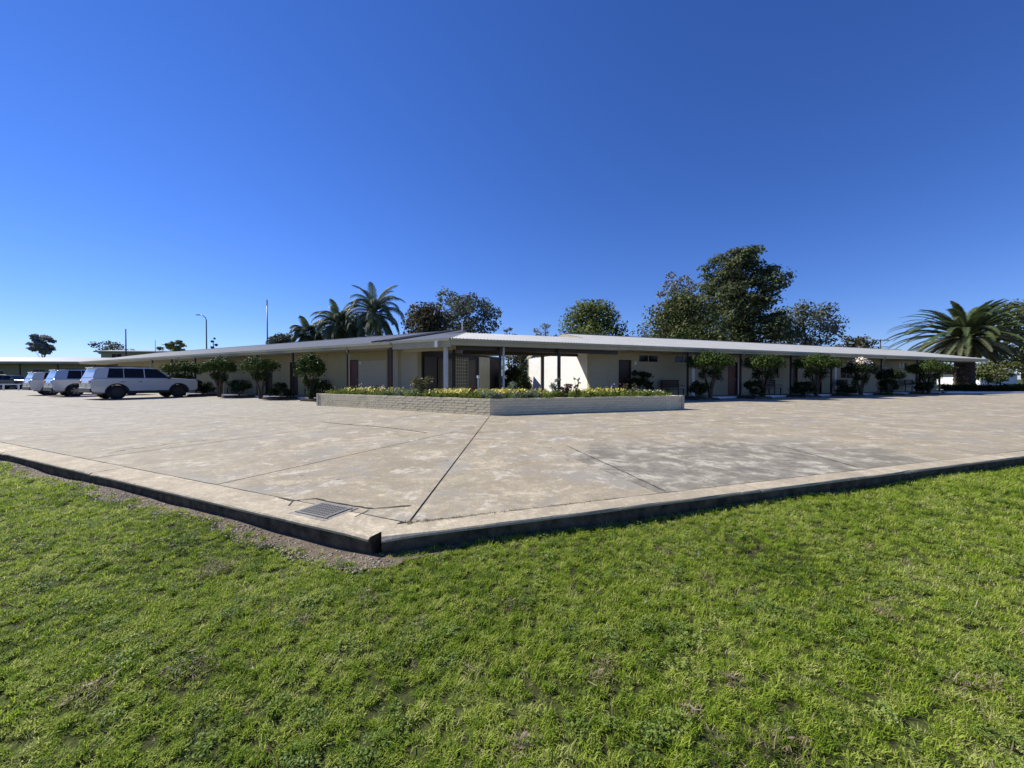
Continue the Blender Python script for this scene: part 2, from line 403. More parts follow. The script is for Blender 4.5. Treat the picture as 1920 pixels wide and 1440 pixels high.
def slabs(poly, org, u, n, cuts_u, cuts_n, side):
    # u: along kerb, n: into yard; cuts as distances
    cu = [-60] + cuts_u + [80]; cn = [-60] + cuts_n + [90]
    for a in range(len(cu)-1):
        for b in range(len(cn)-1):
            q = clip(poly, org + u*(cu[a]+GAP), u); q = clip(q, org + u*(cu[a+1]-GAP), -u) if len(q) > 2 else []
            if len(q) > 2: q = clip(q, org + n*(cn[b]+GAP), n)
            if len(q) > 2: q = clip(q, org + n*(cn[b+1]-GAP), -n)
            if len(q) < 3 or area(q) < .02: continue
            m = MB(); pts = [(p.x, p.y) for p in q]
            sa = sum(q[i].x*q[(i+1) % len(q)].y - q[(i+1) % len(q)].x*q[i].y for i in range(len(q)))
            if sa < 0: pts = pts[::-1]
            m.prism(pts, -.05, random.uniform(-.0012, .0012))
            ob = m.build('slab', M['pad'], pad_root)
            ob['stain'] = 1.0 if (side == 'r' and a in (1, 2) and b <= 1) else 0.0
            ob['tint'] = float({(1, 0): .03, (2, 0): .12}.get((a, b), random.uniform(0, .12)))
pr = clip(clip(right_far, IC + jn*.011, jn), ICR + nR*.016, nR); pl = clip(clip(left_far, IC - jn*.011, -jn), ICL + nL*.016, nL)
slabs(pr, IC, uR, nR, [2.45 + 3.12*i for i in range(0, 16)], [4.9, 9.0], 'r')
slabs(pl, IC, uL, nL, [2.65 + 3.2*i for i in range(0, 16)], [4.6, 9.2], 'l')

# kerb beams
def kerb(org, u, n, width, cuts, over, gap0):
    root = empty('kerb'); root['kind'] = 'structure'
    for i in range(len(cuts)-1):
        a, b = cuts[i] + .006, cuts[i+1] - .006
        L = b-a; m = MB(); nseg = max(2, int(L/.22)); rows = []
        for k in range(nseg+1):
            t = a + L*k/nseg; wob = random.uniform(-.006, .006) if 0 < k < nseg else 0
            chip = (random.uniform(.01, .03) if (k in (0, nseg) and random.random() < .6) else 0)
            top = random.uniform(-.002, .002)
            rows.append([(.03+wob, -.30), (.022+wob, -.032), (wob*.5, -.026-chip*.4), (wob*.5, -.010-chip*.5), (.010+chip*.7+wob, top), (width-.004, top), (width-.004, -.30)])
        for r_, row in enumerate(rows):
            for (d_, z_) in row:
                t = a + L*r_/nseg; P = org + u*t + n*d_; m.v.append((P.x, P.y, z_ + .003))
        for r_ in range(nseg):
            for k in range(6):
                i0 = r_*7+k; m.f.append((i0, i0+7, i0+8, i0+1))
        m.f.append((0, 1, 2, 3, 4, 5, 6)); e = nseg*7; m.f.append((e+6, e+5, e+4, e+3, e+2, e+1, e))
        me_ = m.mesh('kerb_beam'); bm = bmesh.new(); bm.from_mesh(me_); bmesh.ops.recalc_face_normals(bm, faces=bm.faces); bm.to_mesh(me_); bm.free()
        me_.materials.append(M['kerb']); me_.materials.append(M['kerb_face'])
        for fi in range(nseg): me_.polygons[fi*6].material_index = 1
        me_.polygons[-1].material_index = me_.polygons[-2].material_index = 1  # outer sides and beam ends take the colour darkened for shade
        link('kerb_beam', me_, None, root)
    return root
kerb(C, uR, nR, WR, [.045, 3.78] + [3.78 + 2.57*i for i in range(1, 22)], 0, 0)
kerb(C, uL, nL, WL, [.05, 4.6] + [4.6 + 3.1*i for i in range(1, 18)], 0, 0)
# loose corner infill behind the gap in the kerb
tip = MB(); c0 = C + uR*.03 + nR*.10; 
tip.prism([(p.x, p.y) for p in (C+uR*.0+nR*.13, C+uR*.02+nR*.10, IC+uR*.02-nR*.002, IC, C+nL*.30-uL*.0)][::1], -.3, -.004)
# drain grate with its concrete surround, aligned with the left kerb
gc = gpt(606, 959); gx = uL; gy = nL
gr = empty('drain_grate', (gc.x, gc.y, 0), math.atan2(-uL.y, -uL.x), 'square iron drain grate set in the concrete near the kerb corner', 'drain grate')
gw, gd = .34, .25
MB().box((-gw/2-.05, -gd/2-.05, -.0), (gw/2+.05, gd/2+.05, .005)).build('surround', M['apron'], gr)
MB().box((-gw/2, -gd/2, .004), (gw/2, gd/2, .0065)).build('pit', M['pit'], gr)
fr = MB()
for s_ in (-1, 1):
    fr.box((-gw/2-.022, s_*gd/2-.011, .004), (gw/2+.022, s_*gd/2+.011, .013)); fr.box((s_*gw/2-.011, -gd/2+.012, .004), (s_*gw/2+.011, gd/2-.012, .013))
fr.build('frame', M['grate'], gr)
bar = MB().box((-.006, -gd/2+.012, .0065), (.006, gd/2-.012, .012)).mesh('bar'); bar.materials.append(M['grate'])
for i in range(11): link('bar', bar, None, gr, (-gw/2 + gw*(i+1)/12, 0, 0))
cb = MB().box((-gw/2+.012, -.005, .0065), (gw/2-.012, .005, .0105)).mesh('cross_bar'); cb.materials.append(M['grate'])
for i in range(5): link('cross_bar', cb, None, gr, (0, -gd/2 + gd*(i+1)/6, 0))
# cracks (irregular open cracks filled with dirt) and weeds
def crack(pts, wd=.008):
    P = [gpt(*p) for p in pts]; fine = []
    for i in range(len(P)-1):
        n_ = max(2, int((P[i+1]-P[i]).length/.04))
        for k in range(n_):
            q = P[i].lerp(P[i+1], k/n_); j = 0 if k == 0 else .008
            fine.append(q + Vector((random.uniform(-j, j), random.uniform(-j, j), 0)))
    fine.append(P[-1]); m = MB()
    for i in range(len(fine)-1):
        d = (fine[i+1]-fine[i]); nn = Vector((-d.y, d.x, 0)).normalized()
        w0 = wd*(.5+.8*((i*7919) % 13)/13); w1 = wd*(.5+.8*(((i+1)*7919) % 13)/13); z = Vector((0, 0, .0045))
        m.face([fine[i]-nn*w0+z, fine[i+1]-nn*w1+z, fine[i+1]+nn*w1+z, fine[i]+nn*w0+z])
    o = m.build('crack', M['joint'], pad_root); o['kind'] = 'stuff'
crack([(520, 935), (548, 941), (562, 938), (592, 936), (610, 941), (660, 950), (700, 955), (735, 952), (770, 949)], .010)
crack([(1248, 922), (1150, 876), (1062, 836)], .0075)
crack([(1612, 878), (1540, 857), (1470, 838)], .007)
crack([(690, 957), (676, 965), (664, 971)], .008)
crack([(548, 941), (540, 950)], .012)
crack([(600, 791), (640, 795), (700, 799), (760, 806), (800, 812)], .018)
crack([(200, 850), (250, 842), (325, 832), (390, 826)], .010)

# ------------------------------------------------------------------ dirt strip along the left kerb
def strip(name, org, u, n, ts, inner, outer, z, mat):
    m = MB()
    for i in range(len(ts)-1):
        a, b = ts[i], ts[i+1]
        P = [org+u*a+n*inner(a), org+u*b+n*inner(b), org+u*b+n*outer(b), org+u*a+n*outer(a)]
        m.face([(p.x, p.y, lawn_h(p.x, p.y) + z) for p in P])
    o = m.build(name, mat); o['kind'] = 'structure'; return o
def dwid(t): return -(.16 + .05*math.sin(t*2.3) + .035*math.sin(t*5.1+1) + .025*math.sin(t*13)) if t > 0 else -(.20+t*.5)
strip('dirt_strip', C, uL, nL, [-.25 + .1*i for i in range(0, 170)], lambda t: .05, dwid, .012, M['dirt'])
strip('dirt_strip', C, uR, nR, [-.05 + .1*i for i in range(0, 200)], lambda t: .05, lambda t: -(.05 + .02*math.sin(t*7)+.10*max(0, 1-t*1.2)), .010, M['dirt'])

def gn_instances(name, pts, scales, src, label=None):
    me = bpy.data.meshes.new(name); me.vertices.add(len(pts)); me.vertices.foreach_set('co', np.asarray(pts, np.float32).reshape(-1))
    a = me.attributes.new('sc', 'FLOAT', 'POINT'); a.data.foreach_set('value', np.asarray(scales, np.float32))
    r = me.attributes.new('rt', 'FLOAT_VECTOR', 'POINT'); n = len(pts)
    rot = np.stack([rng.normal(0, .13, n), rng.normal(0, .13, n), rng.uniform(0, 6.283, n)], -1).astype(np.float32)
    r.data.foreach_set('vector', rot.reshape(-1)); me.update()
    o = link(name, me); o['kind'] = 'stuff'
    ng = bpy.data.node_groups.new(name, 'GeometryNodeTree')
    ng.interface.new_socket('Geometry', in_out='INPUT', socket_type='NodeSocketGeometry'); ng.interface.new_socket('Geometry', in_out='OUTPUT', socket_type='NodeSocketGeometry')
    N = ng.nodes; gi = N.new('NodeGroupInput'); go = N.new('NodeGroupOutput'); ip = N.new('GeometryNodeInstanceOnPoints')
    oi = N.new('GeometryNodeObjectInfo'); oi.inputs[0].default_value = src
    na = N.new('GeometryNodeInputNamedAttribute'); na.data_type = 'FLOAT'; na.inputs[0].default_value = 'sc'
    nb = N.new('GeometryNodeInputNamedAttribute'); nb.data_type = 'FLOAT_VECTOR'; nb.inputs[0].default_value = 'rt'
    er = N.new('FunctionNodeEulerToRotation')
    L = ng.links; L.new(gi.outputs[0], ip.inputs['Points']); L.new(oi.outputs['Geometry'], ip.inputs['Instance'])
    L.new(na.outputs[0], ip.inputs['Scale']); L.new(nb.outputs[0], er.inputs[0]); L.new(er.outputs[0], ip.inputs['Rotation'])
    L.new(ip.outputs[0], go.inputs[0])
    md = o.modifiers.new('gn', 'NODES'); md.node_group = ng
    return o
def source(name, me): return bpy.data.objects.new(name, me)      # mesh source for the instances, never linked to the scene

def blade_clump(nb, rad, lmin, lmax, wd, lean, seed, droop=.5):
    r = np.random.default_rng(seed); v = []; f = []
    for i in range(nb):
        a = r.uniform(0, 6.283); q = rad*math.sqrt(r.uniform()); bx, by = q*math.cos(a), q*math.sin(a)
        L = r.uniform(lmin, lmax); az = r.uniform(0, 6.283); ln = abs(r.normal(lean, lean*.5)); w_ = wd*r.uniform(.6, 1.3)
        dx, dy = math.cos(az), math.sin(az); px_, py_ = -dy*w_/2, dx*w_/2
        p = []; hx = hz = 0; ang = ln
        for k in range(3):
            p.append((bx+dx*hx, by+dy*hx, hz)); hx += math.sin(ang)*L/2; hz += math.cos(ang)*L/2; ang += droop*r.uniform(.5, 1.5)
        k0 = len(v)
        v += [(p[0][0]-px_, p[0][1]-py_, p[0][2]), (p[0][0]+px_, p[0][1]+py_, p[0][2]), (p[1][0]+px_, p[1][1]+py_, p[1][2]), (p[1][0]-px_, p[1][1]-py_, p[1][2]), p[2]]
        f += [(k0, k0+1, k0+2, k0+3), (k0+3, k0+2, k0+4)]
    me = bpy.data.meshes.new('clump'); me.from_pydata(v, [], f); me.update(); return me
def scatter(n, box, dens):
    x = rng.uniform(box[0], box[1], n); y = rng.uniform(box[2], box[3], n)
    # outside the yard
    aL = (x-C.x)*nL.x + (y-C.y)*nL.y; aR = (x-C.x)*nR.x + (y-C.y)*nR.y
    tL = (x-C.x)*uL.x + (y-C.y)*uL.y
    out = (aL < 0) | (aR < -.015)
    left = (aL < 0) & (aR >= -.015) | ((aL < 0) & (aR > aL))
    wob = .16 + .05*np.sin(tL*2.3) + .035*np.sin(tL*5.1+1) + .025*np.sin(tL*13) + rng.normal(0, .035, n)
    keep = out & ~((aL > -wob) & (tL > -.15) & (aL < .02)) & ((tL > .2) | (aR < -.03)) & ((y > .3)) & (np.abs(x) < 1.75*np.maximum(y, 1.0) + .6)
    keep &= rng.uniform(0, 1, n) < dens(x, y)
    x, y = x[keep], y[keep]; return np.stack([x, y, lawn_h(x, y)], -1)
def patch(x, y):
    return np.sin(x*2.1+1.3*np.sin(y*1.7)) * np.sin(y*2.6+1.1*np.sin(x*2.3)) + .5*np.sin(x*7.1+y*3)*np.sin(y*6.3-x*2)
DIST = lambda x, y: np.clip(2.6/np.maximum(np.hypot(x, y), .5), .28, 1)
for i, (sd, nb) in enumerate(((1, 24), (2, 20), (3, 22))):
    me = blade_clump(nb, .030, .020, .056, .0042, (.62, .5, .75)[i], sd); me.materials.append(M['grass'])
    P = scatter(150000, (-15, 15, .3, 11), lambda x, y: DIST(x, y) * np.clip(.95+.4*patch(x+i, y) + .3*np.sin(x*41+3*np.sin(y*17+i))*np.sin(y*37+2*np.sin(x*23)), .35, 1))
    s_ = rng.uniform(.5, 1.15, len(P)) * (.84 + .7*np.clip((np.hypot(P[:, 0], P[:, 1])-3.5)/6, 0, 1))
    gn_instances('grass', P, s_, source('grass_clump', me))
# broad leaved clover and plantain
def clover_clump(seed):
    r = np.random.default_rng(seed); v = []; f = []
    for i in range(16):
        a = r.uniform(0, 6.283); q = .045*math.sqrt(r.uniform()); bx, by, h = q*math.cos(a), q*math.sin(a), r.uniform(.012, .034)
        s = r.uniform(.004, .008)
        for k in range(3):
            t = a + k*2.094; tx, ty = bx+math.cos(t)*s, by+math.sin(t)*s; k0 = len(v)
            ring = [(tx+math.cos(t+j*1.2566)*s*.8, ty+math.sin(t+j*1.2566)*s*.8, h+r.uniform(-.003, .003)) for j in range(5)]
            v += ring; f.append(tuple(range(k0, k0+5)))
    me = bpy.data.meshes.new('clover'); me.from_pydata(v, [], f); me.update(); return me
me = clover_clump(5); me.materials.append(M['clover'])
P = scatter(60000, (-8, 8, .3, 6), lambda x, y: np.clip(.07*DIST(x, y)*(.5+patch(x*2.4+3, y*2.4)), .012, .12))
gn_instances('clover', P, rng.uniform(.7, 1.3, len(P)), source('clover_clump', me))
me = blade_clump(18, .045, .02, .06, .0032, 1.15, 9, .3); me.materials.append(M['dry'])
P = scatter(60000, (-12, 12, .3, 9), lambda x, y: np.clip(.16 + .22*(patch(x*1.9+8, y*1.9-2) > .55), 0, .4)*DIST(x, y))
ex = []
for (px, py, k_, rad) in ((1480, 1400, 26, .05), (1120, 1270, 14, .03), (1130, 1245, 8, .02), (980, 1405, 12, .03), (1378, 1285, 10, .02), (410, 1060, 22, .07), (385, 1075, 14, .05), (360, 1250, 16, .05), (150, 1310, 16, .05), (560, 1165, 10, .03), (960, 1140, 10, .04), (1330, 1085, 8, .04), (1290, 1335, 8, .02), (1850, 1290, 14, .05), (690, 1120, 10, .04), (1640, 1140, 12, .06)):
    q = gpt(px, py, LAWN)
    for _ in range(k_//2): ex.append((q.x+rng.normal(0, rad), q.y+rng.normal(0, rad*.7), LAWN+.004))
P = np.concatenate([P, np.array(ex)])
gn_instances('dry_grass', P, rng.uniform(.5, 1.1, len(P)), source('dry_clump', me))
# tufts straggling over the dirt strip and gravel
bm = bmesh.new(); bmesh.ops.create_icosphere(bm, subdivisions=1, radius=.011)
for v_ in bm.verts: v_.co = Vector((v_.co.x*1.2, v_.co.y*.9, v_.co.z*.6)) * random.uniform(.8, 1.2)
me = bpy.data.meshes.new('pebble'); bm.to_mesh(me); bm.free(); me.materials.append(M['gravel'])
pts = []
for _ in range(9000):
    t = random.uniform(-.2, 14)**1.0; d = random.uniform(-.36, -.005); P0 = C + uL*t + nL*d
    if d < dwid(t)-.05 or random.random() < t/26: continue
    pts.append((P0.x, P0.y, lawn_h(P0.x, P0.y)+.012))
gn_instances('gravel', pts, rng.uniform(.25, 1.25, len(pts))**1.3, source('pebble', me))
tuft = blade_clump(14, .02, .015, .05, .004, .7, 31); tuft.materials.append(M['grass'])
pts = []
for _ in range(260):
    t = random.uniform(0, 10); d = dwid(t)*random.uniform(.5, 1.1); P0 = C+uL*t+nL*d; pts.append((P0.x, P0.y, lawn_h(P0.x, P0.y)+.008))
for _ in range(420):
    t = random.uniform(.05, 14); P0 = C+uR*t-nR*random.uniform(0.0, .05); pts.append((P0.x, P0.y, lawn_h(P0.x, P0.y)))
gn_instances('grass_tuft', pts, rng.uniform(.6, 1.5, len(pts)), source('tuft', tuft))
# weeds in the joint by the corner
wd = blade_clump(10, .02, .006, .022, .004, 1.0, 33); wd.materials.append(M['dry'])
pts = []
for _ in range(170):
    t = random.random()**1.7*2.0; P0 = IC + uR*t + nR*random.gauss(.0, .012 + .03*max(0, .35-t)); pts.append((P0.x, P0.y, .002))
gn_instances('joint_weeds', pts, rng.uniform(.4, 1.2, len(pts)), source('joint_weed', wd))
# fallen leaves on the lawn
def fallen(px, py, L, W, rz, mat, label, curl=.2):
    p = gpt(px, py, LAWN); m = MB(); n = 6; rows = []; L *= .62; W *= .62
    for i in range(n+1):
        t = i/n; ww = W*math.sin(math.pi*min(1, t*.96+.02))**.8/2; zz = curl*L*(t-.5)**2 + .004
        rows.append(((t-.5)*L, ww, zz))
    for (x, ww, zz) in rows: m.v += [(x, -ww, zz+ww*.35), (x, 0, zz), (x, ww, zz+ww*.35)]
    for i in range(n):
        for k in range(2): a = i*3+k; m.f.append((a, a+3, a+4, a+1))
    o = m.build('fallen_leaf', mat, None, (p.x, p.y, lawn_h(p.x, p.y)+.032), (random.uniform(-.2, .2), random.uniform(-.2, .2), rz), smooth=True)
    sd = o.modifiers.new('s', 'SOLIDIFY'); sd.thickness = .001
    tag(o, label, 'leaf', 'fallen leaves on the lawn')
fallen(1212, 1140, .07, .014, 1.0, M['litter_pale'], 'slim pale dry leaf leaning in the lawn right of centre, well below the kerb')
fallen(1130, 1272, .05, .022, .3, M['litter'], 'curled brown dead leaf in the lawn just below the slim pale one')
fallen(1113, 1300, .07, .008, -.6, M['litter_pale'], 'thin pale twig-like leaf beside the curled brown leaf')
fallen(1378, 1285, .05, .02, -1.0, M['litter'], 'tan dead leaf with dark edge in the right half of the lawn')
fallen(1303, 1345, .045, .014, -.9, M['litter_pale'], 'small whitish leaf below the tan leaf in the right lawn')
fallen(1573, 1405, .045, .018, 1.5, M['clover'], 'fresh light green oval leaf at the bottom of the lawn')
fallen(1490, 1410, .05, .016, .1, M['litter'], 'pale torn leaf at the bottom edge beside the green oval leaf')
fallen(985, 1400, .05, .02, .9, M['litter'], 'orange brown leaf low in the middle of the lawn')
fallen(355, 1232, .06, .012, .7, M['litter_pale'], 'yellowish stalk leaf in the left part of the lawn')
fallen(470, 1265, .06, .006, -.9, M['litter_pale'], 'thin curved straw leaf right of the yellowish stalk')
fallen(160, 1300, .05, .014, .5, M['litter_pale'], 'pale leaf fragment in the far lower left lawn')
fallen(1375, 1085, .035, .015, .3, M['litter_pale'], 'small grey leaf high in the lawn, nearest the right kerb')
fallen(690, 1118, .05, .02, .4, M['litter'], 'dull grey brown leaf in the lawn below the kerb corner')

# ------------------------------------------------------------------ foliage generators
def leaves(blobs, n, size, flat=.0, seed=0, shell=.55, aspect=.6):
    """blobs: (k,7) x,y,z,rx,ry,rz,weight -> quads"""
    r = np.random.default_rng(seed); B = np.asarray(blobs, float); w_ = B[:, 6]/B[:, 6].sum()
    idx = r.choice(len(B), n, p=w_); d = r.normal(size=(n, 3)); d /= np.linalg.norm(d, axis=1)[:, None]
    rad = shell + (1-shell)*r.uniform(size=n); rad[r.uniform(size=n) < .25] *= r.uniform(.3, 1)
    rad *= 1 + .18*r.normal(size=n)*(r.uniform(size=n) < .3)
    c = B[idx, :3] + d*B[idx, 3:6]*rad[:, None]
    nrm = d + r.normal(size=(n, 3))*.75 + np.array([0, 0, flat]); nrm /= np.linalg.norm(nrm, axis=1)[:, None]
    a = np.cross(nrm, r.normal(size=(n, 3))); a /= np.linalg.norm(a, axis=1)[:, None]; b = np.cross(nrm, a)
    s = (size * r.uniform(.6, 1.35, n))[:, None]
    bend = nrm*s*.18
    return np.stack([c-a*s, c-b*s*aspect*.9+bend, c+a*s, c+b*s*aspect+bend], 1)
def trunk_mb(base, top, r0, r1, limbs, seed, lean=.05):
    rr = random.Random(seed); m = MB(); base = Vector(base); top = Vector(top); n = 6; P = []
    for i in range(n+1):
        t = i/n; P.append(base.lerp(top, t) + Vector((rr.uniform(-1, 1), rr.uniform(-1, 1), 0))*lean*(top-base).length*math.sin(math.pi*t))
    m.tube(P, [r0 + (r1-r0)*(i/n)**.8 for i in range(n+1)], 8)
    for (q, frac) in limbs:
        q = Vector(q); s = P[min(n, int(frac*n))]; mid = s.lerp(q, .5) + Vector((0, 0, -(q-s).length*.08)) + Vector((rr.uniform(-1, 1), rr.uniform(-1, 1), 0))*(q-s).length*.08
        rs = max(r1, r0*(1-frac))*.55 + r1*.2; m.tube([s, mid, q], [rs, rs*.6, rs*.2], 6)
    return m
def tree(name, label, px, Y, ytop, wpx, ybot, mat, seed, n=5000, leaf=.3, nb=26, tiers=False, dens=1.0, cat='tree', bark='bark', dpx=0, shape='round', blob=.22, z0=LAWN, group=None):
    rr = random.Random(seed); base = at(px, Y, z0); H = hgt(ytop, Y); W = wpx*Y/F/2*1.1; zb = max(.8, hgt(ybot, Y))
    root = empty(name, base, rr.uniform(0, 6.28) if False else 0, label, cat, group)
    ch = (H-zb); cz = zb + ch*.5; blobs = []; limbs = []
    for i in range(nb):
        t = (i+.5)/nb
        z = zb + ch*(.06 + .88*t)
        u_ = (z-zb)/ch
        W_ = W
        if shape == 'round': prof = math.sqrt(max(.05, 1-(2*u_-1)**2*.92))
        elif shape == 'broad': prof = math.sqrt(max(.04, 1-u_**1.6))
        elif shape == 'cone': prof = (1-u_)**.42 * (1 + .14*math.sin(i*1.7))
        elif shape == 'slope': prof = max(.08, (1-u_)**.8)
        elif shape == 'vase': prof = .5 + .5*math.sin(math.pi*min(1, u_*.9+.1))
        a = i*2.399 + rr.uniform(-.4, .4); q = W*prof*(rr.uniform(.45, .92) if i % 4 else rr.uniform(0, .35))
        br = W*blob*rr.uniform(.75, 1.45)*1.12*((.5+.5*prof) if shape == 'cone' else 1)
        bz = br*(.42 if tiers else .75)
        q *= 1.12 if shape == 'cone' else 1
        p = (math.cos(a)*q, math.sin(a)*q, z-z0)
        blobs.append((*p, br*1.2, br*1.2, bz, br*br)); limbs.append((p, min(.95, .35+.6*u_)))
    Q = leaves(blobs, n, leaf, .8 if tiers else .2, seed)
    crown = link('crown', quads_mesh('crown', Q), mat, root)
    th = H - z0 - ch*.25
    tm = trunk_mb((0, 0, 0), (0, 0, th), max(.06, H*.022), max(.02, H*.006), limbs[::2], seed)
    tm.build('trunk', M[bark], root, smooth=True)
    return root

# background trees
BG = [
 ('tree', 'small dark tree far left above the low roof', 82, 75, 628, 38, 662, 'tree_pale', 11, dict(n=2000, leaf=.28, nb=16, shape='vase')),
 ('tree', 'small bushy tree behind the left roof, left of the curved street lamp', 326, 90, 639, 40, 672, 'tree_green', 12, dict(n=1600, leaf=.30, nb=14)),
 ('tree', 'low grey-green tree top just left of the feather palms', 532, 62, 629, 60, 655, 'tree_gum', 13, dict(n=1600, leaf=.22, nb=14, shape='broad')),
 ('tree', 'dense dark thicket rising behind the roof at the foot of the feather palms', 655, 57, 603, 130, 655, 'tree_brown', 35, dict(n=4200, leaf=.2, nb=34, shape='broad', blob=.24)),
 ('tree', 'broad brownish-green tree right of the tall feather palm', 802, 55, 577, 105, 660, 'tree_brown', 14, dict(n=6500, leaf=.22, nb=34, shape='broad', blob=.30)),
 ('tree', 'tall pale grey-green gum tree rising behind the low gable', 868, 62, 553, 120, 650, 'tree_gum', 15, dict(n=6500, leaf=.23, nb=34, blob=.20)),
 ('tree', 'tiny distant tree top right of the gum, above the carport roof', 955, 80, 612, 34, 660, 'tree_pale', 16, dict(n=700, leaf=.22, nb=9)),
 ('tree', 'wispy distant tree left of the light green dome tree', 1022, 85, 606, 46, 660, 'tree_pale', 17, dict(n=800, leaf=.22, nb=12)),
 ('tree', 'light green domed tree above the roof in mid picture', 1110, 58, 566, 125, 665, 'tree_green', 18, dict(n=7500, leaf=.22, nb=36, shape='broad', blob=.26)),
 ('tree', 'pale thin gum crown behind the left side of the biggest tree', 1272, 66, 508, 85, 640, 'tree_pale', 19, dict(n=2600, leaf=.24, nb=26, blob=.20, shape='vase')),
 ('tree', 'olive-brown spreading tree under the left flank of the biggest tree', 1280, 50, 556, 190, 655, 'tree_olive', 20, dict(n=12000, leaf=.19, nb=60, shape='slope', blob=.22)),
 ('tree', 'biggest tree, dark and layered, standing tall behind the right roof', 1386, 56, 461, 182, 655, 'tree_big', 21, dict(n=21000, leaf=.24, nb=150, tiers=True, shape='cone', blob=.17)),
 ('tree', 'grey-green gum tree with open crown right of the biggest tree', 1503, 60, 572, 130, 655, 'tree_gum', 22, dict(n=4800, leaf=.22, nb=34, blob=.19)),
 ('tree', 'small rounded distant tree left of the power pole', 1605, 80, 632, 60, 672, 'tree_brown', 23, dict(n=1900, leaf=.26, nb=18)),
 ('tree', 'dark leafy tree behind the date palm at the right edge', 1925, 46, 562, 120, 700, 'tree_olive', 24, dict(n=7000, leaf=.19, nb=36, blob=.25)),
 ('tree', 'olive shrub-like tree under the palm fronds near the white roofs', 1852, 60, 681, 55, 722, 'tree_olive', 25, dict(n=1800, leaf=.20, nb=14, shape='broad', blob=.3)),
 ('tree', 'slight distant tree beside the curved street lamp', 400, 95, 630, 12, 668, 'tree_gum', 26, dict(n=300, leaf=.25, nb=6)),
 ('tree', 'dark distant tree clump above the white-roofed house', 212, 110, 640, 50, 668, 'tree_gum', 27, dict(n=700, leaf=.32, nb=10)),
 ('tree', 'green tree seen through the breezeway, left of its middle post', 902, 40, 640, 50, 722, 'tree_green', 28, dict(n=1800, leaf=.14, nb=14)),
 ('tree', 'dark green tree filling the breezeway opening, right of its pale post', 975, 41, 655, 62, 728, 'tree_brown', 29, dict(n=3200, leaf=.13, nb=20, blob=.3)),
]
for nm, lb, px, Y, yt, wp, yb, mt, sd, kw in BG: tree(nm, lb, px, Y, yt, wp, yb, M[mt], sd, **kw)

# ------------------------------------------------------------------ palms
def frond_mesh(L, rise, droop, nl, ll, wid, hang, seed, name='frond'):
    r = random.Random(seed); m = MB(); P = []; ang = rise; p = Vector((0, 0, 0)); n = 14
    for i in range(n+1):
        P.append(p.copy()); p = p + Vector((math.cos(ang), 0, math.sin(ang)))*L/n; ang -= droop/n*(.5+1.0*i/n)
    m.tube(P, [.035*(1-.85*i/n)*L/3.5 for i in range(n+1)], 4, False)
    for k in range(nl):
        t = .14 + .86*k/(nl-1); f = t*n; i = min(n-1, int(f)); c = P[i].lerp(P[i+1], f-i); d = (P[i+1]-P[i]).normalized()
        up = Vector((0, 1, 0)).cross(d)*-1
        if up.z < 0: up = -up
        l_ = ll*math.sin(math.pi*(.12+.86*t))**.6*r.uniform(.85, 1.1)
        for s in (-1, 1):
            dirn = (d*.62 + Vector((0, s, 0))*.9 + up*(.30-hang*.5)).normalized()
            tipv = c + dirn*l_ + Vector((0, 0, -hang*l_*.45)); midp = c + dirn*l_*.55
            k0 = len(m.v); w2 = d*wid*.5
            m.v += [tuple(c-w2), tuple(c+w2), tuple(midp+w2), tuple(midp-w2), tuple(tipv)]
            m.f += [(k0, k0+1, k0+2, k0+3), (k0+3, k0+2, k0+4)]
    return m.mesh(name)
def palm(name, label, px, Y, ycen, frond_len, trunk_r, nfr, mat, matold, seed, style):
    rr = random.Random(seed); base = at(px, Y, LAWN); hc = hgt(ycen, Y) - LAWN
    root = empty(name, base, 0, label, 'palm tree')
    m = MB(); n = 22
    if style == 'date':
        P = [(0, 0, hc*i/n) for i in range(n+1)]
        m.tube(P, [trunk_r*(1.15-.25*i/n + (.10 if i % 2 else -.03)) * (1 if i < n-3 else 1.25) for i in range(n+1)], 14)
    else:
        P = [(math.sin(i/n*1.2)*.2, 0, hc*i/n) for i in range(n+1)]; m.tube(P, [trunk_r*(1.1-.3*i/n) for i in range(n+1)], 8)
    m.build('trunk', M['bark'] if style == 'date' else M['palebark'], root, smooth=False)
    if style == 'date':       # pruned frond stubs, pineapple-like, on the trunk
        sb = MB()
        for i in range(150):
            a = i*2.399; z = .4 + (hc-.5)*i/150; q = trunk_r*1.0
            sb.obox((math.cos(a)*q, math.sin(a)*q, z), (.14, .20, .16), Euler((0, -.7, a)).to_matrix())
        sb.build('frond_stubs', M['bark'], root)['kind'] = 'stuff'
    vars_ = []
    for k in range(7):
        if style == 'date':
            e = [1.2, .92, .68, .45, .22, -.08, -.5][k]; dr = [1.05, 1.3, 1.35, 1.25, 1.1, .9, .5][k]
            me = frond_mesh(frond_len*[.72, .88, .97, 1, .97, .85, .62][k], e, dr, 76, .50, .055, .25, seed+k)
        else:
            e = [1.38, 1.15, .95, .7, .4, .05, -.5][k]; dr = [1.5, 2.3, 2.7, 2.7, 2.4, 1.9, 1.1][k]
            me = frond_mesh(frond_len*[1, 1, 1, 1, .95, .9, .8][k], e, dr, 64, .80, .06, .9, seed+k)
        me.materials.append(matold if k >= 5 else mat); vars_.append(me)
    for i in range(nfr):
        t = i/(nfr-1); k = min(6, int(7*t**.85)); a = i*2.399+rr.uniform(-.2, .2)
        link('frond', vars_[k], None, root, (math.cos(a)*trunk_r*.4, math.sin(a)*trunk_r*.4, hc + (1-t)*.35 - .15), (rr.uniform(-.08, .08), rr.uniform(-.08, .08), a))
    return root
palm('date_palm', 'large date palm with thick trunk and wide crown at the right end of the motel', 1808, 38.5, 632, 6.0, .66, 150, M['palm'], M['palm_pale'], 50, 'date')
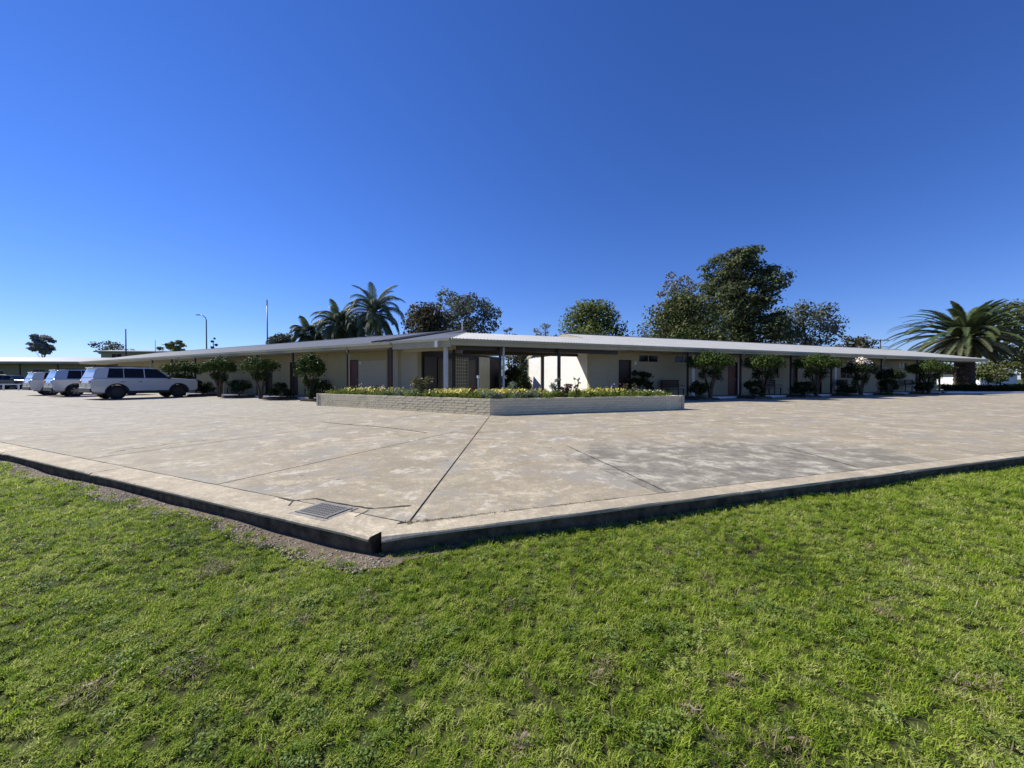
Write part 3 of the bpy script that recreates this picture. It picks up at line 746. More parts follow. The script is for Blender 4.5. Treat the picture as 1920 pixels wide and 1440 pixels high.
palm('feather_palm', 'tallest feather palm, its drooping fronds highest left of centre', 703, 50, 590, 5.0, .2, 42, M['palm_dark'], M['palm_dark'], 60, 'queen')
palm('feather_palm', 'middle feather palm just left of the tallest one', 634, 52, 611, 4.2, .18, 38, M['palm_dark'], M['palm_dark'], 61, 'queen')
palm('feather_palm', 'smallest feather palm, leftmost of the three behind the roof', 577, 54, 628, 3.1, .15, 30, M['palm_dark'], M['palm_dark'], 62, 'queen')

# ------------------------------------------------------------------ motel wings
EB, FT = 2.70, 2.95; SL = 1.22/6.0; DEP = 6.0
def corr(x0, x1, yf0, yf1, zf, pitch=.16, amp=.022):
    """ribbed sheet; yf0/yf1 give the y range at x; zf(y) height"""
    n = int((x1-x0)/pitch*4); m = MB()
    for i in range(n+1):
        x = x0 + (x1-x0)*i/n; ph = (i % 4); dz = amp*(0, 1, 0, -1)[ph]
        m.v += [(x, yf0(x), zf(yf0(x))+dz), (x, yf1(x), zf(yf1(x))+dz)]
    for i in range(n): m.f.append((2*i, 2*i+2, 2*i+3, 2*i+1))
    return m
def wall_open(x0, x1, y0, y1, z0, z1, ops, axis='x'):
    m = MB(); ops = sorted(ops); cur = x0
    def bx(a, b, c, d):
        if b-a > .001 and d-c > .001:
            if axis == 'x': m.box((a, y0, c), (b, y1, d))
            else: m.box((y0, a, c), (y1, b, d))
    for (a, b, c, d) in ops:
        bx(cur, a, z0, z1); bx(a, b, z0, c); bx(a, b, d, z1); cur = b
    bx(cur, x1, z0, z1); return m
def door(parent, x, y, w_, h, z0, mat, screen=False):
    d = MB().box((x-w_/2+.04, y+.06, z0), (x+w_/2-.04, y+.10, z0+h-.04)).build('door', mat, parent)
    f = MB(); f.box((x-w_/2, y-.01, z0), (x-w_/2+.05, y+.13, z0+h)); f.box((x+w_/2-.05, y-.01, z0), (x+w_/2, y+.13, z0+h)); f.box((x-w_/2+.05, y-.01, z0+h-.05), (x+w_/2-.05, y+.13, z0+h))
    f.build('door_frame', M['brown'], parent)
    k = MB().tube([(x+w_/2-.14, y+.02, z0+1.02), (x+w_/2-.14, y+.065, z0+1.02)], .03, 8); k.build('handle', M['rim'], d)
    pn = MB()
    for zz in ((.18, .95), (1.12, h-.22)): pn.box((x-w_/2+.17, y+.052, z0+zz[0]), (x+w_/2-.22, y+.062, z0+zz[1]))
    pn.build('door_panel', mat, d)
def window(parent, x0, x1, y, z0, z1, mull=1, curtain=True, frame='cream'):
    w_ = MB(); t = .045
    w_.box((x0, y-.012, z0), (x1, y+.08, z0+t)); w_.box((x0, y-.012, z1-t), (x1, y+.08, z1)); w_.box((x0, y-.012, z0+t), (x0+t, y+.08, z1-t)); w_.box((x1-t, y-.012, z0+t), (x1, y+.08, z1-t))
    for i in range(mull):
        xm = x0+(x1-x0)*(i+1)/(mull+1); w_.box((xm-.02, y+.005, z0+t), (xm+.02, y+.07, z1-t))
    o = w_.build('window', M[frame], parent)
    MB().box((x0+t, y+.03, z0+t), (x1-t, y+.036, z1-t)).build('pane', M['glass'], o)
    return o
def wing(label, E, A, x0, x1, mirror, wallmat, endmat, doors, wins, posts, gable_stripes):
    # x0..x1 local eave range; walls stand 1.7 m behind the eave
    root = empty('motel_wing', (E.x, E.y, 0), A, label, 'motel wing')
    zf = lambda y: FT + .02 + (y if y < DEP else 2*DEP-y)*SL
    corr(x0, x1, lambda x: -.10, lambda x: DEP, zf).build('roof_sheet', M['roof'], root)
    corr(x0, x1, lambda x: DEP, lambda x: 2*DEP+.1, zf).build('roof_sheet', M['roof'], root)
    MB().box((x0, DEP-.13, zf(DEP)-.0), (x1, DEP+.13, zf(DEP)+.035)).build('ridge_cap', M['roof'], root)
    MB().box((x0, -.02, EB), (x1, .01, FT)).build('fascia', M['fascia'], root)
    gt = MB(); gt.box((x0, -.13, FT-.12), (x1, -.115, FT)); gt.box((x0, -.115, FT-.12), (x1, -.022, FT-.105)); gt.build('gutter', M['fascia'], root)
    MB().box((x0+.02, .012, EB+.015), (x1-.02, 1.70, EB+.03)).build('soffit', M['soffit'], root)
    wx0, wx1 = (x0+(4.0 if not mirror else 1.2), x1-(.15 if not mirror else 4.0))
    if mirror: wx0 = px_to_s(E, A, 1105, 1.7)
    else: wx1 = 1.44
    ops = [(d[0]-.45, d[0]+.45, .12, .12+2.16) for d in doors] + [(a, b, c, d) for (a, b, c, d) in wins]
    wall_open(wx0, wx1, 1.70, 1.92, 0.0, EB+.01, ops).build('front_wall', wallmat, root)
    for d in doors: door(root, d[0], 1.74, .9, 2.16, .12, M[d[1]])
    for (a, b, c, d) in wins: window(root, a, b, 1.75, c, d, 1 if b-a > 1 else 0)
    # room partitions and dark inside backing
    MB().box((wx0+.25, 2.6, 0), (wx1-.25, 2.7, EB)).build('inner_wall', M['curtain'], root)
    for e, xx in (('near', wx1 if not mirror else wx0), ('far', wx0 if not mirror else wx1)):
        s = 1 if (xx == wx1) else -1
        a, b = (xx-.22, xx-.001) if s > 0 else (xx+.001, xx+.22)
        m = MB(); m.box((a, 1.921, 0), (b, 10.3, EB+.01)); m.build('end_wall', endmat if e == 'near' else wallmat, root)
        g_ = MB(); k = 0
        ge0 = x1-.35 if s > 0 else x0+.35
        g_.v += [(ge0, .12, FT-.03), (ge0, 2*DEP-.12, FT-.03), (ge0, DEP, zf(DEP)-.05), (ge0-.1*s, .12, FT-.03), (ge0-.1*s, 2*DEP-.12, FT-.03), (ge0-.1*s, DEP, zf(DEP)-.05)]
        g_.f += [(0, 1, 2), (5, 4, 3), (0, 3, 4, 1), (1, 4, 5, 2), (2, 5, 3, 0)]
        g_.build('gable_panel', M['cream'], root)
        xb = x1 if s > 0 else x0
        for (ya, yb) in ((-.02, DEP), (DEP, 2*DEP)):
            bb = MB(); za, zb_ = zf(ya)-.02, zf(yb)-.02
            pts = [(ya, za-.2), (yb, zb_-.2), (yb, zb_), (ya, za)]
            k0 = len(bb.v); bb.v += [(xb+s*.002, y, z) for y, z in pts] + [(xb+s*.032, y, z) for y, z in pts]
            bb.f += [(0, 1, 2, 3), (7, 6, 5, 4), (0, 4, 5, 1), (1, 5, 6, 2), (2, 6, 7, 3), (3, 7, 4, 0)]
            bb.build('barge_board', M['fascia'], root, bevel=.004)
            if gable_stripes and s > 0 and ya < 0:
                st = MB()
                for q in range(3):
                    dx = -.22-.5*q; dz = .11
                    st.v += [(xb+dx, ya, za+dz), (xb+dx, yb, zb_+dz), (xb+dx-.18, yb, zb_+dz), (xb+dx-.18, ya, za+dz), (xb+dx, ya, za-.0), (xb+dx, yb, zb_), (xb+dx-.18, yb, zb_), (xb+dx-.18, ya, za)]
                    k0 = q*8; st.f += [tuple(k0+i for i in f) for f in ((0, 1, 2, 3), (0, 4, 5, 1), (3, 2, 6, 7), (1, 5, 6, 2), (0, 3, 7, 4))]
                st.build('verge_strip', M['dark_steel'], root)  # raised dark strips running up the verge
    wall_open(wx0+.001, wx1-.001, 10.08, 10.299, 0, EB+.01, []).build('back_wall', wallmat, root)
    MB().box((wx0, .05, -.05), (wx1, 1.699, .12)).build('porch', M['apron'], root, bevel=.008)
    MB().box((wx0, .028, .0), (wx1, .048, .118)).build('porch_edge', M['white'], root)
    for q, x in enumerate(posts):
        if q % 3 == 1: MB().tube([(x+.11, -.06, FT-.12), (x+.11, .02, EB-.12), (x+.11, .14, EB-.25), (x+.11, .14, .13)], .035, 8).build('downpipe', M['fascia'], root)
    for d in doors:
        MB().box((d[0]+.62, 1.62, 2.0), (d[0]+.76, 1.699, 2.18)).build('wall_light', M['white'], root, bevel=.01)
        MB().box((d[0]-.42, 1.2, .121), (d[0]+.42, 1.66, .135)).build('doormat', M['trim'], root)
    xx_ = wx0 + 1.25
    while xx_ < wx1 - .3:
        if not any(a - .08 < xx_ < b + .08 for (a, b, c, d) in ops): MB().box((xx_-.02, 1.689, .12), (xx_+.02, 1.699, EB)).build('cover_strip', wallmat, root)
        xx_ += 2.45
    for x in posts: MB().box((x-.045, .10, .12), (x+.045, .19, EB+.014)).build('post', M['dark_steel'], root)
    return root
# right wing
P2 = lambda px: px_to_s(ER, AR, px, 1.7); Pe = lambda px: px_to_s(ER, AR, px, 0)
rd = [(P2(1172), 'brown_door'), (P2(1374), 'red_door'), (P2(1488), 'brown_door'), (P2(1534), 'brown_door'), (P2(1650), 'brown_door'), (P2(1721), 'brown_door')]
rw = [(P2(1198), P2(1235), 2.15, 2.62), (P2(1265), P2(1300), 2.15, 2.62), (P2(1338), P2(1354), 1.25, 2.1), (P2(1432), P2(1462), 1.2, 2.1), (P2(1576), P2(1600), 1.2, 2.1), (P2(1686), P2(1700), 2.15, 2.6)]
def wing_fix(): pass
RX0 = .63; RX1 = 40.5
# left wing local x grows towards the centre
L2 = lambda px: px_to_s(EL, AL, px, 1.7); Le = lambda px: px_to_s(EL, AL, px, 0)
ld = [(L2(662), 'red_door'), (L2(551), 'brown_door'), (L2(504), 'brown_door'), (L2(413), 'brown_door'), (L2(318), 'brown_door')]
lw = [(L2(574), L2(590), 2.15, 2.62), (L2(460), L2(474), 2.15, 2.62), (L2(345), L2(372), 1.2, 2.1), (L2(242), L2(262), 1.2, 2.1)]
RW = wing('long cream motel wing running away to the right under a pale corrugated roof', ER, AR, RX0, RX1, True, M['wallR'], M['white_brick'], rd, rw,
          [Pe(1293), Pe(1392), Pe(1487), Pe(1563), Pe(1657), Pe(1724), Pe(1766)], False)
LW = wing('long beige motel wing running away to the left behind the parked cars', EL, AL, -43.0, 1.29, False, M['wallL'], M['dark_cladding'], ld, lw,
          [Le(729), Le(648), Le(545), Le(478), Le(413), Le(362), Le(318), Le(282)], True)
MB().box((1.02, .09, .12), (1.14, .21, EB+.014)).build('corner_post', M['brown'], LW)
# broad pilaster panels on the left wing front
for px0, px1 in ((733, 747), (753, 783)):
    MB().box((L2(px0), 1.68, .12), (L2(px1), 1.699, EB)).build('wall_panel', M['cream'], LW)
MB().box((L2(749)-.06, .9, .12), (L2(749)+.08, 1.04, EB+.012)).build('post', M['brown'], LW)
MB().box((L2(673), 1.685, .12), (L2(724), 1.699, 2.2)).build('wall_panel', M['cream'], LW)
# pilasters on right wing
for px0 in (1386, 1299, 1566, 1482):
    MB().box((P2(px0)-.12, 1.66, .12), (P2(px0)+.12, 1.699, EB)).build('pilaster', M['white'], RW)
# dark sliding screens along the end of the left wing (facing the breezeway)
xw = 1.44
for i, (a, b, mt) in enumerate(((2.1, 3.1, 'trim'), (3.2, 4.5, 'glass'), (4.6, 5.9, 'trim'), (6.0, 6.9, 'trim'))):
    pnl = MB(); pnl.box((xw+.002, a, .12), (xw+.05, b, 2.35)); pnl.build('screen_panel', M[mt], LW)
MB().box((xw+.002, 7.3, .0), (xw+.08, 8.6, 2.6)).build('wall_panel', M['fascia'], LW)

BUSHES = []
# ------------------------------------------------------------------ breezeway canopy joining the wings
K = isect(EL, Vector((math.cos(AL), math.sin(AL))), ER, Vector((math.cos(AR), math.sin(AR))))
kr = (K-ER).dot(Vector((math.cos(AR), math.sin(AR)))); kl = (K-EL).dot(Vector((math.cos(AL), math.sin(AL))))
cn = empty('breezeway_canopy', (K.x, K.y, 0), 0, 'flat-fronted breezeway canopy on posts linking the two motel wings behind the flower bed', 'canopy')
MIT = .464; CD = 3.2
zc = lambda y: FT + .02 + y*SL
def sub(m, name, mat, E, A, bevel=0):
    o = m.build(name, mat, cn, bevel=bevel); o.location = (E.x-K.x, E.y-K.y, 0); o.rotation_euler = (0, 0, A); return o
sub(corr(kr+.02, RX0-.02, lambda x: -.1, lambda x: min(CD, max(-.05, (x-kr)/MIT)), zc), 'roof_sheet', M['roof'], ER, AR)
sub(corr(1.31, kl-.02, lambda x: -.1, lambda x: min(CD, max(-.05, (kl-x)/MIT)), zc), 'roof_sheet', M['roof'], EL, AL)
sub(MB().box((kr, -.022, EB-.03), (RX0-.003, .01, FT-.0)), 'fascia', M['fascia'], ER, AR)
sub(MB().box((1.36, -.034, EB-.12), (kl, .01, FT-.02)), 'fascia', M['fascia'], EL, AL)
sub(MB().box((kr, -.12, FT-.10), (RX0-.003, -.03, FT)), 'gutter', M['fascia'], ER, AR)
sub(MB().box((1.36, -.12, FT-.10), (kl-.03, -.04, FT)), 'gutter', M['fascia'], EL, AL)
sub(MB().box((kr+.35, .45, EB-.22), (RX0+.3, .55, EB-.02)), 'beam', M['dark_steel'], ER, AR)
sub(MB().box((kr+1.3, CD-.25, EB-.22), (RX0+.3, CD-.12, EB-.02)), 'beam', M['dark_steel'], ER, AR)
sub(MB().box((1.6, .45, EB-.22), (kl-.35, .55, EB-.02)), 'beam', M['fascia'], EL, AL)
# ceiling
pk = [K, loc2w(ER, AR, RX0+.6, .012), loc2w(ER, AR, RX0+.6, CD-.02), loc2w(ER, AR, kr+MIT*CD, CD-.02), loc2w(EL, AL, 1.2, CD-.02), loc2w(EL, AL, 1.2, .012)]
m = MB(); m.prism([(p.x-K.x, p.y-K.y) for p in [K + (pk[3]-K)*.02] + pk[1:]], EB-.018, EB-.004); m.build('ceiling', M['soffit'], cn)
def cpost(px, off, w_, mat, name='post', E=ER, A=AR, top=EB-.02):
    x = px_to_s(E, A, px, off); sub(MB().box((x-w_/2, off-w_/2, 0), (x+w_/2, off+w_/2, top)), name, M[mat], E, A)
cpost(836, .30, .15, 'pale_post', E=EL, A=AL)
cpost(938, .30, .11, 'dark_steel'); cpost(944, .48, .09, 'pale_post')
cpost(1048, .30, .13, 'dark_steel'); cpost(1017, CD-.2, .15, 'dark_steel'); cpost(851, CD-.2, .12, 'dark_steel')
x_ = px_to_s(EL, AL, 819, -.1); sub(MB().box((x_-.07, -.16, EB-.12), (x_+.07, -.05, FT-.10)), 'rainwater_head', M['white'], EL, AL)
# paving under the canopy
m = MB(); m.prism([(p.x, p.y) for p in (loc2w(EL, AL, 1.45, .3), loc2w(ER, AR, kr, .5)+Vector((0, .4)), loc2w(ER, AR, -1.1, .3), loc2w(ER, AR, -1.1, 10), loc2w(EL, AL, 1.45, 10))], -.02, .09)
o = m.build('breezeway_paving', M['apron']); o['kind'] = 'structure'
# lattice screen
lt = empty('lattice_screen', (*loc2w(EL, AL, 2.45, 3.6), 0.09), AL + R(90), 'pale square-lattice screen in the shade of the breezeway', 'lattice screen')
Lw, Lh = 1.1, 2.3
for i in range(7): MB().box((Lw*i/6-.02, -.012, 0), (Lw*i/6+.02, .012, Lh)).build('slat', M['fascia'], lt)
for i in range(12): MB().box((-.02, .013, .02+Lh*i/12), (Lw+.02, .03, .06+Lh*i/12)).build('slat', M['fascia'], lt)
# courtyard bushes
for px, Y, w_, h, lb in ((958, 27, 1.0, 2.3, 'tall dark bush just inside the breezeway opening, right of the pale post'), (990, 30, 1.5, 2.6, 'broad dark bush behind the garden bench in the breezeway opening'), (905, 31, 1.3, 2.5, 'green bush behind the breezeway beside the end wall panel'), (1032, 27.5, .55, 1.3, 'grey-green bush against the sunlit white wall')):
    a = at(px, Y); BUSHES.append((lb, (a.x, a.y), w_, h, px))
# courtyard low wall
a = at(940, 33); cw = empty('garden_wall', (a.x, a.y, 0), 0, 'low pale garden wall seen through the breezeway', 'wall')
MB().box((-1.5, 0, -.1), (4.0, .2, .62)).build('wall', M['wallR'], cw); MB().box((-1.52, -.03, .622), (4.02, .23, .68)).build('coping', M['white'], cw)

# ------------------------------------------------------------------ flower bed
PLp = gpt(597, 760.6); PRp = gpt(1278, 767.6); PK = Vector((-.70, 12.22, 0))
pb = empty('brick_planter', (PK.x, PK.y, 0), 0, 'long angled flower bed of cream bricks in the middle of the yard', 'planter')
H6 = 6; ch_ = .088; PH = H6*ch_
dl = (PLp-PK); ll_ = dl.length; dl.normalize(); dr = (PRp-PK); lr_ = dr.length; dr.normalize()
nl_ = Vector((-dl.y, dl.x, 0)); nl_ = nl_ if nl_.y > 0 else -nl_; nr_ = Vector((-dr.y, dr.x, 0)); nr_ = nr_ if nr_.y > 0 else -nr_
PD = 2.0
bis = (dl + dr).normalized(); kin = bis * (PD / abs(bis.dot(nl_)))
def P_(v): return (v.x, v.y)
end_l = dl*ll_; end_r = dr*lr_
outer = [Vector((0, 0, 0)), end_r, end_r + nr_*PD, kin, end_l + nl_*PD, end_l]
core = MB()
def wallseg(m, a, b, inward, t0, t1, z0, z1):
    m.prism([P_(a+inward*t0), P_(b+inward*t0), P_(b+inward*t1), P_(a+inward*t1)], z0, z1)
z0v = Vector((0, 0, 0))
wallseg(core, z0v, end_r, nr_, .012, .11, -.05, PH-.012); wallseg(core, end_l, z0v, nl_, .012, .11, -.05, PH-.012)
wallseg(core, kin, end_r+nr_*PD, -nr_, .012, .11, -.05, PH-.012); wallseg(core, end_l+nl_*PD, kin, -nl_, .012, .11, -.05, PH-.012)
wallseg(core, end_r, end_r+nr_*PD, -dr, .012, .11, -.05, PH-.012); wallseg(core, end_l+nl_*PD, end_l, -dl, .012, .11, -.05, PH-.012)
core.build('mortar_core', M['mortar'], pb)
bk = []
for i in range(4):
    mm = MB().box((-.116, -.003, -.038), (.116, .10, .038)).mesh('brick'); mm.materials.append(M['stone'] if i < 3 else M['stone2'])
    bm = bmesh.new(); bm.from_mesh(mm)
    for v_ in bm.verts: v_.co += Vector((random.uniform(-.003, .003), random.uniform(-.003, .003), random.uniform(-.003, .003)))
    bm.to_mesh(mm); bm.free(); bk.append(mm)
allb = []
def brickrun(start, d, inward, length, y_off=0):
    n = int(length/.236); step = length/n
    for c_ in range(H6):
        for k in range(n + (1 if c_ % 2 else 0)):
            x = step*(k+.5) - (step/2 if c_ % 2 else 0); half = c_ % 2 and (k == 0 or k == n)
            if half: x = step*.25 if k == 0 else length-step*.25
            P0 = start + d*x + inward*random.uniform(0, .006); allb.append((P0, math.atan2(d.y, d.x), ch_*(c_+.5), .48 if half else 1.0, inward, d))
brickrun(z0v, dr, nr_, lr_); brickrun(end_l, -dl, nl_, ll_)
wpos = lambda b: (Vector((PK.x, PK.y, 0)) + b[0]).length
allb.sort(key=wpos)
rest = MB(); full = bk[0]
for i, (P0, a, z, s_, inw, d) in enumerate(allb):
    if i < 300:
        o = link('brick', random.choice(bk), None, pb, (P0.x, P0.y, z), (0, 0, a)); o.scale.x = s_
    else:
        Mx = Matrix.Rotation(a, 3, 'Z'); rest.obox(Vector((P0.x, P0.y, z)) + Mx @ Vector((0, .048, 0)), (.226*s_, .103, .078), Mx)
for (st, d, inw, L_) in ((end_r, nr_, -dr, PD), (end_l+nl_*PD, -nl_, dl*-1, PD), (kin, (end_r+nr_*PD-kin).normalized(), -nr_, (end_r+nr_*PD-kin).length), (end_l+nl_*PD, (kin-end_l-nl_*PD).normalized(), -nl_, (kin-end_l-nl_*PD).length)):
    n = int(L_/.236); step = L_/n
    for c_ in range(H6):
        for k in range(n):
            P0 = st + d*step*(k+.5) + inw*.05; Mx = Matrix.Rotation(math.atan2(d.y, d.x), 3, 'Z')
            rest.obox((P0.x, P0.y, ch_*(c_+.5)), (.226, .10, .078), Mx)
rest.build('bricks', M['stone'], pb)['kind'] = 'stuff'
# control-joint piers at the ends
for e_, d_, i_ in ((end_r, dr, nr_), (end_l, dl, nl_)):
    m = MB(); m.obox(tuple(e_ + d_*.06 + i_*.06 + Vector((0, 0, PH/2))), (.12, .16, PH+.01), Matrix.Rotation(math.atan2(d_.y, d_.x), 3, 'Z')); m.build('end_pier', M['cream'], pb, bevel=.006)
sm = MB(); sm.prism([P_(v) for v in (outer[0]+bis*.1, end_r-dr*.05+nr_*.1, end_r-dr*.05+nr_*(PD-.1), kin-bis*.1, end_l-dl*.05+nl_*(PD-.1), end_l-dl*.05+nl_*.1)], PH-.2, PH-.05)
sm.build('soil', M['soil'], pb)
# ground cover and flowers
def in_bed(t, q):     # t -1..1 along, q 0..1 across
    if t >= 0: return PK + dr*(t*lr_) + nr_*(.12+q*(PD-.3)) if t*lr_ > .5 else PK + dr*(t*lr_) + bis*(.15+q*(PD-.2))
    return PK + dl*(-t*ll_) + nl_*(.12+q*(PD-.3)) if -t*ll_ > .5 else PK + dl*(-t*ll_) + bis*(.15+q*(PD-.2))
def cover(name, n, ts, hmin, hmax, leaf, mat, seed, qr=(0, 1)):
    rr = random.Random(seed); bl = []
    for i in range(n):
        t = rr.choice(ts); t = rr.uniform(*t); P0 = in_bed(t, rr.uniform(*qr)); h = rr.uniform(hmin, hmax)
        bl.append((P0.x, P0.y, PH-.05+h*.5, .16, .16, h*.55, 1))
    o = link(name, quads_mesh(name, leaves(bl, n*55, leaf, .3, seed, .3)), mat); o['kind'] = 'stuff'; return bl
b1 = cover('ground_cover', 620, [(-.97, .97)], .16, .32, .030, M['cover'], 70)
b2 = cover('silver_ground_cover', 90, [(-.62, -.40), (-.05, .05), (.1, .25)], .20, .34, .026, M['cover_silver'], 71, (0, .4))
def flowers(name, n, ts, mat, seed, size=.028, hz=(.16, .30)):
    rr = random.Random(seed); Q = []
    for i in range(n):
        t = rr.uniform(*rr.choice(ts)); P0 = in_bed(t, rr.uniform(0, 1)); z = PH-.05+rr.uniform(*hz)
        tx, ty = rr.uniform(-.9, .9), rr.uniform(-1.6, .2)
        for k in range(5):
            a = k*1.2566 + rr.random()*.3; b = a+.9; m1 = a+.45; s = size*rr.uniform(.7, 1.2); z2 = z+rr.uniform(-.01, .012)
            Q.append([(P0.x+ca*rad_, P0.y+sa*rad_, z2 - (ca*tx+sa*ty)*rad_) for ca, sa, rad_ in ((0, 0, 0), (math.cos(a), math.sin(a), s*.7), (math.cos(m1), math.sin(m1), s), (math.cos(b), math.sin(b), s*.7))])
    o = link(name, quads_mesh(name, Q), mat); o['kind'] = 'stuff'
flowers('yellow_flowers', 1250, [(-.86, -.60), (-.34, -.12), (-.30, -.14), (-.02, .30), (.02, .2), (.46, .72)], M['yellow'], 80, .032, (.19, .33))
flowers('pink_flowers', 40, [(-.9, -.5), (.62, .8)], M['pink'], 81, .025, (.3, .5))
flowers('white_flowers', 70, [(-.58, -.38), (.78, .93)], M['whiteflower'], 82, .03, (.16, .26))

def bush(label, base, rx, h, mat, seed, n=900, leaf=.04, stems=6, cat='shrub', name='shrub', z0=0.0, lo=.2, flower=None, group=None, bark='bark', nb=14):
    rr = random.Random(seed); root = empty(name, (base[0], base[1], z0), 0, label, cat, group); bl = []; tb = MB()
    for i in range(nb):
        a = i*2.399; t = (i+.5)/nb; q = rx*.7*math.sqrt(rr.random()); z = h*(lo+(1-lo)*rr.uniform(.1, .86))
        br = rx*rr.uniform(.28, .45); bl.append((math.cos(a)*q, math.sin(a)*q, z, br, br, br*.8, 1))
        if i < stems: tb.tube([(math.cos(a)*.02*i**.5, math.sin(a)*.02, 0), (math.cos(a)*q*.45, math.sin(a)*q*.45, z*.55), (math.cos(a)*q, math.sin(a)*q, z)], [.016, .012, .005], 5)
    link('foliage', quads_mesh('foliage', leaves(bl, n, leaf, .2, seed, .35)), mat, root); tb.build('stems', M[bark], root)
    if flower is not None:
        Q = leaves(bl, int(n*.05), leaf*1.2, .2, seed+1, .9, .9); link('blossom', quads_mesh('blossom', Q), flower, root)
    return root
def bed_at(px, q=.4):
    r = (px-960)/F; best = None
    for i in range(400):
        t = -1 + 2*i/399; P0 = in_bed(t, q); e = abs(P0.x/P0.y - r)
        if best is None or e < best[0]: best = (e, P0)
    return best[1]
for (px, w_, h, mt, fl, lb, n) in (
    (790, .50, .78, 'rose', 'pink', 'largest rose bush in the flower bed, with bronze new shoots', 1500),
    (884, .22, .52, 'rose_red', None, 'small bronze-leaved rose in the flower bed left of the dark post', 320),
    (1062, .32, .62, 'rose_red', 'pink', 'reddish rose bush in the flower bed in front of the sunlit white wall', 520),
    (1082, .20, .90, 'rose', None, 'thin open rose standing up against the sunlit white wall', 220),
    (962, .30, .62, 'cover_silver', None, 'grey-green bush in the flower bed right of the dark post pair', 520),
    (1038, .26, .80, 'cover_silver', None, 'tall grey-leaved bush left of the reddish rose', 420),
    (1172, .12, .60, 'rose', 'pink', 'spindly pink-tipped plant near the right end of the flower bed', 130),
    (1190, .12, .56, 'rose', 'pink', 'second spindly pink-tipped plant, closer to the right end of the bed', 130),
    (705, .22, .48, 'rose', 'pink', 'low pink rose in front of the beige wall in the left of the bed', 260),
    (655, .20, .42, 'rose', 'yellow', 'low yellow-flowered plant near the left end of the bed', 260)):
    P0 = bed_at(px, .45); bush(lb, (P0.x, P0.y), w_, h, M[mt], px, n, .032, 7, 'plant', 'rose_bush', PH-.06, .15, M[fl] if fl else None, nb=12)
for lb, a, w_, h, sd in BUSHES: bush(lb, a, w_, h, M['shrub'] if sd == 905 else M['shrub_dark'] if sd < 1000 else M['cover_silver'], sd, 3800, .07, 8, 'shrub', 'shrub', LAWN, .1, nb=20)
# bollard light in the bed
P0 = bed_at(897, .8); bl_ = empty('garden_light', (P0.x, P0.y, PH-.06), 0, 'white-headed garden light on a thin stalk in the flower bed', 'garden light')
MB().tube([(0, 0, 0), (0, 0, .72)], .018, 8).build('stalk', M['white'], bl_); MB().tube([(0, 0, .72), (0, 0, .82)], .05, 10).build('lamp_head', M['white'], bl_)

# ------------------------------------------------------------------ clipped trees in front of the rooms
def standard(label, E, A, x, y, cw_, ztop, zbot, seed, mat='shrub', n=6500, flower=None, stems=3, base=True, leaf=.055, lean=0):
    W0 = loc2w(E, A, x, y); rr = random.Random(seed)
    root = empty('clipped_tree', (W0.x, W0.y, 0), 0, label, 'small tree'); bl = []; tb = MB(); ch2 = ztop-zbot
    for i in range(34):
        a = i*2.399; q = cw_/2*.80*math.sqrt((i+.5)/34); z = zbot + ch2*(.32+.48*(1-(q/(cw_/2))**2)*rr.uniform(.4, 1))
        br = cw_*rr.uniform(.12, .18); bl.append((math.cos(a)*q+lean, math.sin(a)*q, z, br, br, ch2*.26, 1))
    for i in range(5):
        a = rr.uniform(0, 6.28); q = cw_*.18; bl.append((math.cos(a)*q+lean*.7, math.sin(a)*q, zbot+ch2*.08, cw_*.1, cw_*.1, ch2*.2, .4))
    link('crown', quads_mesh('crown', leaves(bl, n, leaf, .3, seed, .45)), M[mat], root)
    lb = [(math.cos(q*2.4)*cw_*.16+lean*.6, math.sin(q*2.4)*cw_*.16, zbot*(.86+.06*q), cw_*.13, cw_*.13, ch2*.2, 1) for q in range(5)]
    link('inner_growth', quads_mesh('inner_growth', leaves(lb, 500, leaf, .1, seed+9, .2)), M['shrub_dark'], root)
    stems = stems + 2
    for i in range(stems):
        a = i*6.28/stems + rr.random(); q = cw_*.2
        tb.tube([(math.cos(a)*.05, math.sin(a)*.05, 0), (math.cos(a)*.10, math.sin(a)*.10, zbot*.45), (math.cos(a)*q*.6+lean*.5, math.sin(a)*q*.6, zbot*.85), (math.cos(a)*q+lean, math.sin(a)*q, zbot+ch2*.45)], [.07, .06, .045, .025], 6)
    tb.build('trunk', M['bark'], root)
    if flower: link('blossom', quads_mesh('blossom', leaves(bl[:12], int(n*.32), leaf*1.1, 1.2, seed+3, .85, .9) + np.array([0, 0, .06])), M[flower], root)
    return root
G1 = 'clipped trees along the right wing'
standard('widest clipped tree on the right wing, just past the end of the flower bed', ER, AR, px_to_s(ER, AR, 1332, -.8), -.8, 2.5, 2.86, 1.45, 101)
standard('clipped tree with a low flat green top left of the second bench', ER, AR, px_to_s(ER, AR, 1431, -.8), -.8, 2.3, 2.80, 1.45, 102)
standard('long flat-topped clipped tree left of the white-blossom tree', ER, AR, px_to_s(ER, AR, 1530, -.8), -.8, 2.8, 2.85, 1.55, 103, n=8000)
standard('small tree covered in white blossom in front of the right wing', ER, AR, px_to_s(ER, AR, 1614, -.8), -.8, 1.9, 2.6, 1.2, 104, 'shrub_dark', 4500, 'whiteflower')
standard('low dark round tree between the white-blossom tree and the mushroom-shaped one', ER, AR, px_to_s(ER, AR, 1668, -.8), -.8, 1.7, 1.95, .9, 105, 'shrub_dark', 4500)
standard('smooth mushroom-shaped clipped tree at the far end of the right wing', ER, AR, px_to_s(ER, AR, 1741, -.8), -.8, 2.8, 2.72, 1.3, 106, n=12000, leaf=.05)
standard('clipped tree nearest the cars, bright yellow-green on top', EL, AL, Le(371)+.2, -.9, 2.5, 2.55, 1.25, 107, n=7500)
